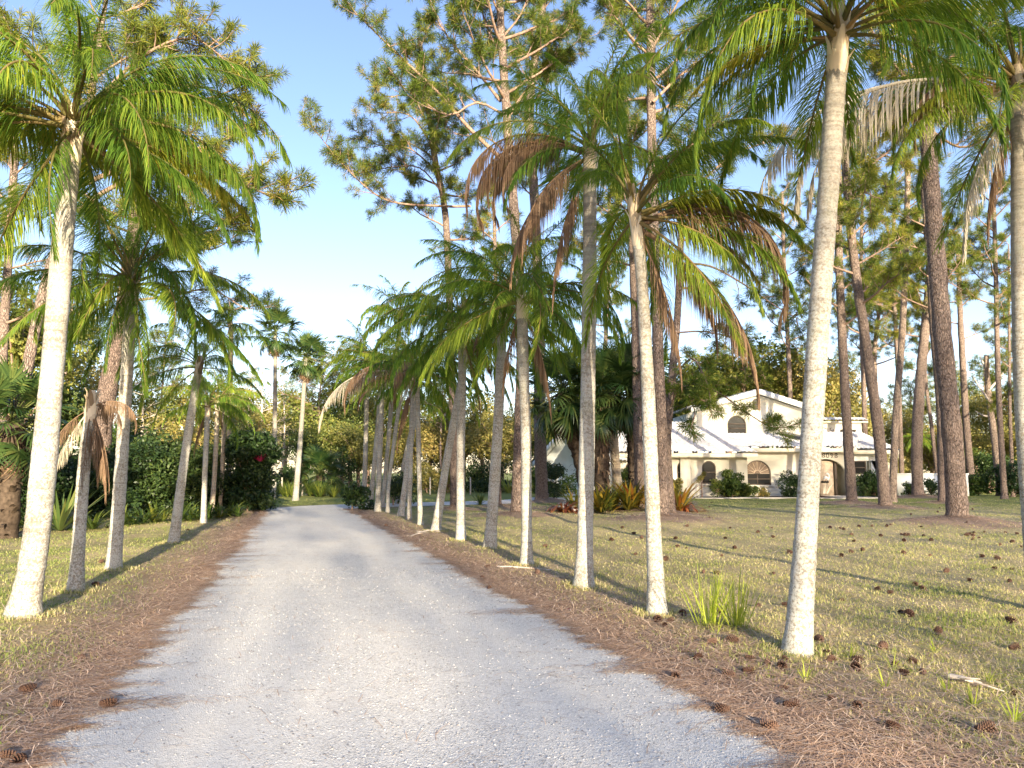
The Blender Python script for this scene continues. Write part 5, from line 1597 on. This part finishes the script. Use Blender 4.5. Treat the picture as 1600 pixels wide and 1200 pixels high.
# low tall-grass patch beyond the bend
TG = [rosette_mesh('tall_grass_blades', M['leaf_mid'], 70, 1.1, .022, 85 + i, up=(.6, 3.0), droop=.8) for i in range(2)]
for i in range(12):
    rosette('rough grass tussock beyond the far lawn behind the drive', 'grass_tussock', (at(440 + i * 9.5, 738, 50 + rgf.uniform(-1, 1)).x, 50 + rgf.uniform(-1, 1)), TG[i % 2], rgf.uniform(.8, 1.35), i, 'rough grass tussocks beyond the drive')
for lab, u, v, H, Rr in (('low dark bush at the inner corner of the drive bend', 550, 797, 1.4, 1.0), ('dark low bush behind the far palms of the right row', 615, 790, 1.7, 1.5)):
    shrub(lab, G(u, v), H, Rr, .12, 1400, 'leaf_dark', 440 + u)
for lab, u, Y, H, Rr, m in (('round dark bush beyond the two tall fan palms', 448, 58, 2.6, 2.0, 'leaf_dark'), ('dense dark shrub behind the low bushy cabbage palm', 530, 60, 4.2, 2.8, 'leaf_dark'),
                          ('olive bush on the far side of the garage drive', 668, 60, 2.6, 2.0, 'leaf_gold'), ('yellow-green bush beyond the garage drive', 700, 58, 2.2, 1.7, 'leaf_gold'),
                          ('dark hedge bush beyond the garage drive', 770, 60, 2.4, 2.2, 'leaf_dark'), ('green bush left of the mint gable', 832, 58, 2.6, 1.8, 'leaf_mid'), ('second dark hedge bush beyond the garage drive', 735, 62, 2.6, 2.2, 'leaf_mid')):
    shrub(lab, G(u, Y=Y), H, Rr, .15, 1700, m, 460 + u, group='bushes beyond the far lawn')
# fence posts beyond the far lawn
for i, (u, Y) in enumerate([(441, 52), (473, 52.6), (480, 53.4), (492, 53), (672, 55), (707, 55), (735, 55)]):
    x = at(u, 738, Y).x
    m_ = MB()
    m_.tube([(x, Y, -.1), (x + .02, Y, .5), (x, Y, 1.25)], (.06, .055, .05), 8)
    tag(m_.obj('fence_post', M['fence_post'], None, True), 'weathered thin wooden fence post beyond the far lawn', 'fence post', 'wooden posts beyond the far lawn')

# ------------------------------------------------------------------ far trees: a few kinds, copied
def tree_kind(m, H, Rr, z0, leaf, n, lobes, seed, flat=.8, r=.22, th=.45, trunk='limb'):
    me, c, lr = leaves_mesh('tree_leaves', M[m], H, Rr, z0, leaf, n, lobes, seed, flat)
    return me, stems_mesh('tree_trunk', M[trunk], c, H, r, seed, th)
KINDS = {
 'oak': tree_kind('leaf_tree', 9, 4.2, 2.2, .26, 6500, 26, 501),
 'olive': tree_kind('leaf_gold', 8, 3.6, 1.5, .24, 5500, 22, 502),
 'tall': tree_kind('leaf_tree', 13, 3.6, 3.5, .27, 6500, 24, 503, r=.26),
 'gold': tree_kind('leaf_gold', 11, 4.4, 3.0, .25, 6500, 26, 504, flat=.65),
 'dark': tree_kind('leaf_dark', 8, 3.8, .6, .24, 6500, 22, 505),
}
def far_pine(seed, H, spread):
    rg = random.Random(seed)
    P = catmull([(0, 0, -.1), (rg.uniform(-.3, .3), 0, H * .5), (rg.uniform(-.6, .6), 0, H)], .6)
    mb = MB(); mb.tube(P, np.linspace(.22, .05, len(P)), 9, .5, bump=.05, seed=seed)
    wood, s, d = MB(), [], []
    az = 0
    for i in range(20):
        q = .55 + .45 * (i + rg.random()) / 20
        az += 2.4
        j = min(len(P) - 1, int(q * len(P)))
        limb_tree(rg, P[j], Vector((math.cos(az), math.sin(az), .15 + .5 * (q - .5))), spread * (1.2 - .7 * (q - .5) * 2) * rg.uniform(.7, 1.1), .05, wood, s, d, None, .75, .4, 1.5)
    return mb.mesh('pine_trunk', M['bark_pale'], True), wood.mesh('pine_limbs', M['limb']), tufts([tuple(x) for x in s], [tuple(x) for x in d], 16, .45, .022, seed).mesh('pine_needles', M['needle'])
FP = [far_pine(601, 15, 3.2), far_pine(602, 17, 2.6), far_pine(603, 13, 4.0)]
def bare_mesh(seed, H):
    rg = random.Random(seed); mb = MB()
    P = catmull([(0, 0, -.1), (.2, 0, H * .5), (0, .2, H)], .6)
    mb.tube(P, np.linspace(.16, .02, len(P)), 7, .5)
    for i in range(46):
        q = .25 + .75 * rg.random(); p = P[min(len(P) - 1, int(q * len(P)))]; a = rg.uniform(0, 6.28)
        L = (1.05 - q) * H * .30 + .4
        d = Vector((math.cos(a), math.sin(a), .35)).normalized()
        e = [p, p + d * L * .5, p + d * L + Vector((0, 0, .2))]
        mb.tube(e, (.035, .022, .008), 4, .5, False)
        for k in range(3):
            s_ = p + d * L * rg.uniform(.4, .9)
            mb.tube([s_, s_ + Vector((rg.gauss(0, .5), rg.gauss(0, .5), rg.uniform(-.1, .5)))], (.014, .006), 3, .5, False)
    return mb.mesh('bare_tree', M['deadwood'])
BARE = bare_mesh(7, 10)

protos = {}
def far_tree(kind, u, Y, sc, rot, label, group):
    """copies the first tree of its kind with its trunk and crown"""
    x = at(u, 738, Y).x
    if kind in protos:
        o = copy_tree(protos[kind])
    else:
        if kind.startswith('pine'):
            o = empty('far_pine', (0, 0, 0))
            tr, li, cr = FP[int(kind[4:])]
            link('trunk', tr, o); link('limbs', li, o); link('crown', cr, o)
        elif kind == 'bare':
            o = link('bare_tree', BARE)
        else:
            o = empty('far_tree', (0, 0, 0))
            cr, tr = KINDS[kind]
            link('trunk', tr, o); link('crown', cr, o)
        protos[kind] = o
    o.location = (x, Y, 0); o.scale = (sc, sc, sc * 1.0); o.rotation_euler = (0, 0, rot)
    tag(o, label, 'pine tree' if kind.startswith('pine') else 'tree', group)
    return o
FW = 'trees of the far wood'
LAB = {'oak': 'green broad-leaved tree in the wood beyond', 'olive': 'low olive-leaved tree in the wood beyond', 'tall': 'tall narrow leafy tree in the wood beyond', 'gold': 'golden olive tree in the wood beyond', 'dark': 'dark bushy tree in the wood beyond', 'bare': 'leafless pinkish grey tree in the wood beyond', 'pine0': 'far pine with a pale trunk in the wood beyond', 'pine1': 'tall narrow far pine in the wood beyond', 'pine2': 'spreading far pine in the wood beyond'}
def where(u):
    return 'behind the left hedge' if u < 400 else 'behind the two fan palms' if u < 560 else 'behind the palm row' if u < 860 else 'the house roof' if u < 1370 else 'the right lawn'
FT = [
 # left wood, close
 ('tall', 20, 34, .95), ('oak', 70, 37, .85), ('gold', 130, 44, .8), ('tall', 232, 50, .72), ('olive', 262, 46, .8), ('gold', 300, 52, .75), ('olive', 205, 58, .9), ('tall', -40, 36, 1.0), ('oak', 340, 58, .75), ('gold', 372, 66, .82), ('pine1', 245, 60, .75), ('pine0', 95, 48, .9), ('bare', 214, 44, .75), ('bare', 402, 70, 1.15), ('bare', 440, 78, 1.1), ('bare', 384, 76, 1.2),
 # centre, beyond the fan palms
 ('gold', 395, 78, .85), ('olive', 420, 84, 1.0), ('gold', 446, 92, .95), ('oak', 505, 72, 1.0), ('pine2', 498, 70, .95), ('tall', 548, 78, .85), ('gold', 575, 84, 1.05), ('dark', 480, 66, .65), ('oak', 535, 64, .7), ('olive', 560, 62, .7), ('gold', 470, 100, .9), ('olive', 515, 95, 1.2),
 # behind the palms
 ('gold', 610, 76, .8), ('olive', 640, 70, .8), ('gold', 672, 72, .75), ('olive', 700, 68, .85), ('oak', 725, 78, .85), ('gold', 752, 70, .75), ('dark', 690, 84, .9), ('olive', 785, 66, .9), ('oak', 815, 72, .8), ('gold', 845, 76, .8), ('pine0', 690, 66, .62), ('dark', 640, 84, .9), ('dark', 770, 84, .9), ('dark', 830, 88, 1.0), ('dark', 590, 86, .9),
 # behind the house
 ('oak', 880, 78, .95), ('tall', 925, 80, .9), ('oak', 965, 76, 1.0), ('oak', 1010, 80, 1.05), ('tall', 1060, 74, .95), ('oak', 1085, 76, 1.35), ('oak', 1140, 70, 1.45), ('oak', 1190, 72, 1.5), ('oak', 1230, 76, 1.3), ('pine2', 1170, 66, .95), ('pine2', 1110, 70, .9), ('gold', 1240, 70, 1.0), ('gold', 1275, 66, .95), ('gold', 1305, 72, .95), ('pine0', 1255, 68, .85), ('pine1', 1330, 78, .8), ('gold', 1345, 76, .8),
 # right
 ('gold', 1385, 82, .85), ('gold', 1420, 78, .8), ('olive', 1455, 74, .85), ('olive', 1405, 66, .5), ('gold', 1490, 70, .75), ('gold', 1525, 74, .9), ('olive', 1550, 66, .85), ('gold', 1575, 70, .9), ('olive', 1605, 62, .9), ('gold', 1640, 64, .9), ('dark', 1590, 80, 1.0), ('dark', 1530, 84, .9), ('dark', 1460, 88, .9), ('pine1', 1598, 64, .75), ('pine0', 1548, 74, .8), ('pine0', 1490, 84, .9), ('pine2', 1430, 90, .9), ('gold', 1680, 60, 1.0),
]
rgt = random.Random(77)
for kind, u, Y, sc in FT:
    w_ = where(u)
    lab = LAB[kind].replace('in the wood beyond', ('in the far wood ' + w_) if w_.startswith('behind') else 'in the far wood beyond ' + w_)
    far_tree(kind, u, Y, sc * (1.18 if 390 < u < 1340 and not kind.startswith('pine') and kind != 'bare' else 1.0), rgt.uniform(0, 6.28), lab, FW)

# ------------------------------------------------------------------ things lying on the ground
def cone_mesh(seed):
    rg = random.Random(seed)
    mb = MB()
    n = 90
    core = [(0, 0, -.05), (0, 0, -.03), (0, 0, .02), (0, 0, .055)]
    mb.tube(core, (.012, .026, .022, .004), 8)
    for i in range(n):
        t = i / n
        az = i * 2.39996
        r = .030 * math.sin(math.pi * min(1, .22 + .80 * (1 - t) ** .8)) + .008
        z = -.05 + .105 * t
        o_ = np.array([math.cos(az), math.sin(az), 0]); s_ = np.array([-math.sin(az), math.cos(az), 0])
        b = o_ * r * .35 + np.array([0, 0, z]); e = o_ * (r + .012) + np.array([0, 0, z + .006 - .012 * (1 - t)])
        w = .011 * (1 - .5 * t)
        mb.add([b - s_ * w * .5, b + s_ * w * .5, e + s_ * w, e + o_ * .004 + np.array([0, 0, .004]), e - s_ * w, e - np.array([0, 0, .005])], [np.array([[0, 1, 2, 3]]), np.array([[0, 3, 4], [5, 2, 1], [5, 4, 3], [5, 3, 2], [0, 4, 5], [0, 5, 1]])])
    return mb.mesh('pine_cone', M['cone'])
CONES = [cone_mesh(i) for i in range(3)]
rgc = random.Random(21)
cone_pts = [(1000 + a * .375, 780 + b * .375) for a, b in [
 (70, 517), (127, 521), (103, 540), (178, 490), (300, 628), (390, 622), (240, 680), (145, 755), (372, 750), (450, 738), (458, 690), (530, 705), (600, 803), (640, 665), (608, 690), (597, 722), (750, 605), (710, 650), (780, 660), (795, 692), (905, 690), (898, 725), (1140, 690), (1060, 705), (1100, 745), (1180, 735), (1245, 570), (1560, 620), (1565, 805), (630, 878), (905, 885), (800, 852), (540, 970), (345, 895), (1045, 400), (1175, 383), (990, 385), (840, 245), (1100, 180), (1100, 235), (1275, 305), (1375, 345), (1540, 353), (1490, 250), (1500, 200), (1090, 487), (1128, 500), (840, 430), (492, 445), (605, 448), (1545, 525), (340, 240), (150, 170), (195, 205), (155, 200), (395, 205), (490, 140), (375, 120), (290, 98), (265, 315), (320, 320), (625, 230), (1005, 157), (1090, 145), (1120, 148), (1045, 120), (1030, 123), (966, 120), (912, 118), (835, 125), (850, 130), (740, 138), (880, 155), (1590, 205), (1550, 185), (1572, 155), (1525, 148), (1440, 985), (1055, 970), (1240, 60), (1130, 65), (1150, 90), (1010, 630), (340, 482)]]
cone_pts += [(10 + 0, 1190), (30, 1197), (125, 1031), (92, 1107), (168, 1108), (148, 919), (42, 1084), (158, 881), (166, 826), (294, 829), (762, 888), (764, 921), (938, 957), (840, 820 + 80), (568, 822), (562, 833), (605, 836), (604, 823), (540, 806), (548, 829), (755, 905), (372, 822), (380, 858)]
for i in range(16):
    a_ = rgc.uniform(0, 6.28); q_ = abs(rgc.gauss(0, 34))
    cone_pts.append((1515 + math.cos(a_) * q_ * 1.6, 836 + math.sin(a_) * q_ * .3))
extra = 0
while extra < 25:
    u = rgc.uniform(1000, 1600); v = 785 + 130 * rgc.random() ** 1.6
    cone_pts.append((u, v)); extra += 1
for i in range(9):
    cone_pts.append((rgc.uniform(840, 1010), rgc.uniform(800, 870)))
first = None
for i, (u, v) in enumerate(cone_pts):
    p = gnd(u, v)
    if edge_dist([(p.x, p.y)])[0] < .08 and v < 900:
        continue
    s_ = rgc.uniform(.5, .98)
    o = link('pine_cone', CONES[i % 3])
    o.location = (p.x, p.y, gz(p.x, p.y) + .036 * s_)
    o.rotation_euler = (rgc.uniform(1.1, 1.9), rgc.uniform(-.4, .4), rgc.uniform(0, 6.28))
    o.scale = (s_, s_, s_)
    left_side = p.x < -2 - .29 * p.y
    tag(o, 'dark brown open pine cone lying on the lawn left of the drive' if u < 450 else 'dark brown open pine cone lying on the lawn right of the drive', 'pine cone', 'pine cones fallen on the lawn')

# grass clump of tall yellow-green blades beside the nearest right palm
def tall_clump(label, u, v, seed, n=60, H=.68):
    p = gnd(u, v)
    rg = random.Random(seed)
    mb = MB()
    for i in range(n):
        az = rg.uniform(0, 6.28); r = abs(rg.gauss(0, .07))
        strap(mb, (math.cos(az) * r, math.sin(az) * r, 0), (math.cos(az) * rg.uniform(.02, .55), math.sin(az) * rg.uniform(.02, .55), 1), rg.uniform(.005, .009), H * rg.uniform(.45, 1.05), rg.uniform(.05, .8), 4, rg.uniform(.35, 1), (rg.uniform(-1, 1), rg.uniform(-1, 1), 0))
    for i in range(n):
        az = rg.uniform(0, 6.28)
        strap(mb, (math.cos(az) * .06, math.sin(az) * .06, .01), (math.cos(az), math.sin(az), rg.uniform(.2, 1.2)), .005, rg.uniform(.2, .38), rg.uniform(1, 3.5), 4, rg.uniform(0, .25), (-math.sin(az), math.cos(az), 0))
    o = mb.obj('grass_clump', M['tall_grass'])
    o.location = (p.x, p.y, gz(p.x, p.y))
    tag(o, label, 'grass clump', 'tall grass clumps by the nearest right palm')
tall_clump('left of two tall yellow-green grass clumps between the front right palms', 1108, 985, 1)
tall_clump('right of two tall yellow-green grass clumps, next to the nearest right palm', 1150, 990, 2)

for i, (a_, b_) in enumerate([(875, 680), (1055, 715), (1280, 812), (1390, 872), (1560, 932), (1020, 800), (690, 770), (320, 590), (1230, 640), (1450, 760)]):
    u_, v_ = 1000 + a_ * .375, 780 + b_ * .375
    p_ = gnd(u_, v_)
    rw = random.Random(90 + i)
    mb = MB()
    for k_ in range(rw.randrange(9, 20)):
        az = rw.uniform(0, 6.28)
        strap(mb, (math.cos(az) * .015, math.sin(az) * .015, 0), (math.cos(az) * rw.uniform(.2, 1), math.sin(az) * rw.uniform(.2, 1), 1), rw.uniform(.003, .006), rw.uniform(.07, .22), rw.uniform(.2, 1.6), 3, rw.uniform(.1, .9), (-math.sin(az), math.cos(az), 0))
    o = mb.obj('weed_tuft', M['tall_grass'])
    o.location = (p_.x, p_.y, gz(p_.x, p_.y))
    tag(o, 'small green weed tuft standing above the short grass right of the drive', 'weed', 'weed tufts in the near right grass')

def stick(name, label, pts, r, m, cat, twigs=0, seed=0):
    rg = random.Random(seed)
    P = catmull([Vector((gnd(u, v).x, gnd(u, v).y, gz(gnd(u, v).x, gnd(u, v).y) + r * .8 + dz)) for u, v, dz in pts], .05)
    mb = MB(); mb.tube(P, np.linspace(r, r * .5, len(P)), 7, bump=.12, seed=seed)
    for i in range(twigs):
        p = P[rg.randrange(len(P))]
        mb.tube([p, p + Vector((rg.uniform(-.3, .3), rg.uniform(-.3, .3), rg.uniform(0, .05)))], (r * .4, r * .15), 4)
    tag(mb.obj(name, M[m], None, True), label, cat)
stick('fallen_stick', 'pale dry stick lying in front of the fourth right palm', [(778, 888, 0), (800, 890, .01), (830, 891, 0), (862, 893, 0)], .018, 'deadwood', 'stick', 4, 1)
stick('fallen_stick', 'small grey branches at the foot of the palm that leans across its neighbour', [(640, 840, 0), (668, 833, .03), (692, 834, 0)], .022, 'deadwood', 'stick', 9, 2)
stick('wood_piece', 'silvery weathered piece of wood in the grass right of the nearest right palm', [(1483, 1062, 0), (1505, 1066, .01), (1534, 1072, 0)], .028, 'deadwood', 'wood piece', 3, 3)
stick('root_stump', 'pale splintered root lying before the red plant in the palm bed', [(876, 801, .0), (886, 797, .18), (897, 802, 0)], .13, 'deadwood', 'stump', 14, 4)
def petal(label, u, v):
    p = gnd(u, v); mb = MB(); rg = random.Random(int(u))
    for i in range(4):
        a = rg.uniform(0, 6.28)
        strap(mb, (0, 0, .012), (math.cos(a), math.sin(a), .4), .016, .05, 1.5, 3, rg.random(), (-math.sin(a), math.cos(a), 0))
    o = mb.obj('fallen_flower', M['petal']); o.location = (p.x, p.y, gz(p.x, p.y)); tag(o, label, 'flower')
petal('small magenta flower fallen on the needles left of the drive', 220, 1010)
petal('small magenta flower fallen on the needles right of the drive', 888, 953)

# ------------------------------------------------------------------ unseen wood behind the viewer, its leaves spread to filter the low sun
def build_wood():
    rg = np.random.default_rng(31)
    mb = MB()
    n = 0
    for i in range(40):
        x = rg.uniform(-8, 62); y = rg.uniform(-70, -42)
        H = rg.uniform(23, 28) if x > 16 else rg.uniform(14, 17)
        mb.tube([(x, y, -.1), (x + rg.uniform(-.5, .5), y, H * .5), (x, y + rg.uniform(-.5, .5), H * .92)], (.13, .10, .04), 6, .5)
    def field(n, x0, x1, z0, z1):
        # part even, part gathered in loose clumps
        p = np.column_stack([rg.uniform(x0, x1, n), rg.uniform(-70, -42, n), rg.uniform(z0, z1, n)])
        c = np.column_stack([rg.uniform(x0, x1, 150), rg.uniform(-70, -42, 150), rg.uniform(z0, z1, 150)])
        k = int(n * .04)
        p[:k] = c[rg.integers(0, 150, k)] + rg.normal(0, 1.5, (k, 3))
        gap = (p[:, 0] > 5.5) & (p[:, 0] < 12.5) & (p[:, 2] > 10) & (p[:, 2] < 15.5) & (rg.uniform(0, 1, n) < .8)  # gap left so the sun reaches the nearest left palm trunk
        p = p[~gap]
        m_ = len(p)
        a = unit(rg.normal(0, 1, (m_, 3))); b = np.cross(a, unit(rg.normal(0, 1, (m_, 3))))
        L = .13
        mb.add(np.stack([p - a * L, p + b * L, p + a * L, p - b * L], 1).reshape(-1, 3), np.arange(m_ * 4).reshape(-1, 4), np.repeat(rg.uniform(0, 1, m_), 4))
    field(3500, -8, 62, 7.5, 9)
    field(18000, -8, 62, 9, 17.5)
    field(46000, 16, 62, 17.5, 28)
    o = mb.obj('sun_filter_wood', M['leaf_tree'])
    tag(o, 'unseen wood behind the viewer, shaped to filter the low sun', 'wood', None, 'stuff')
build_wood()
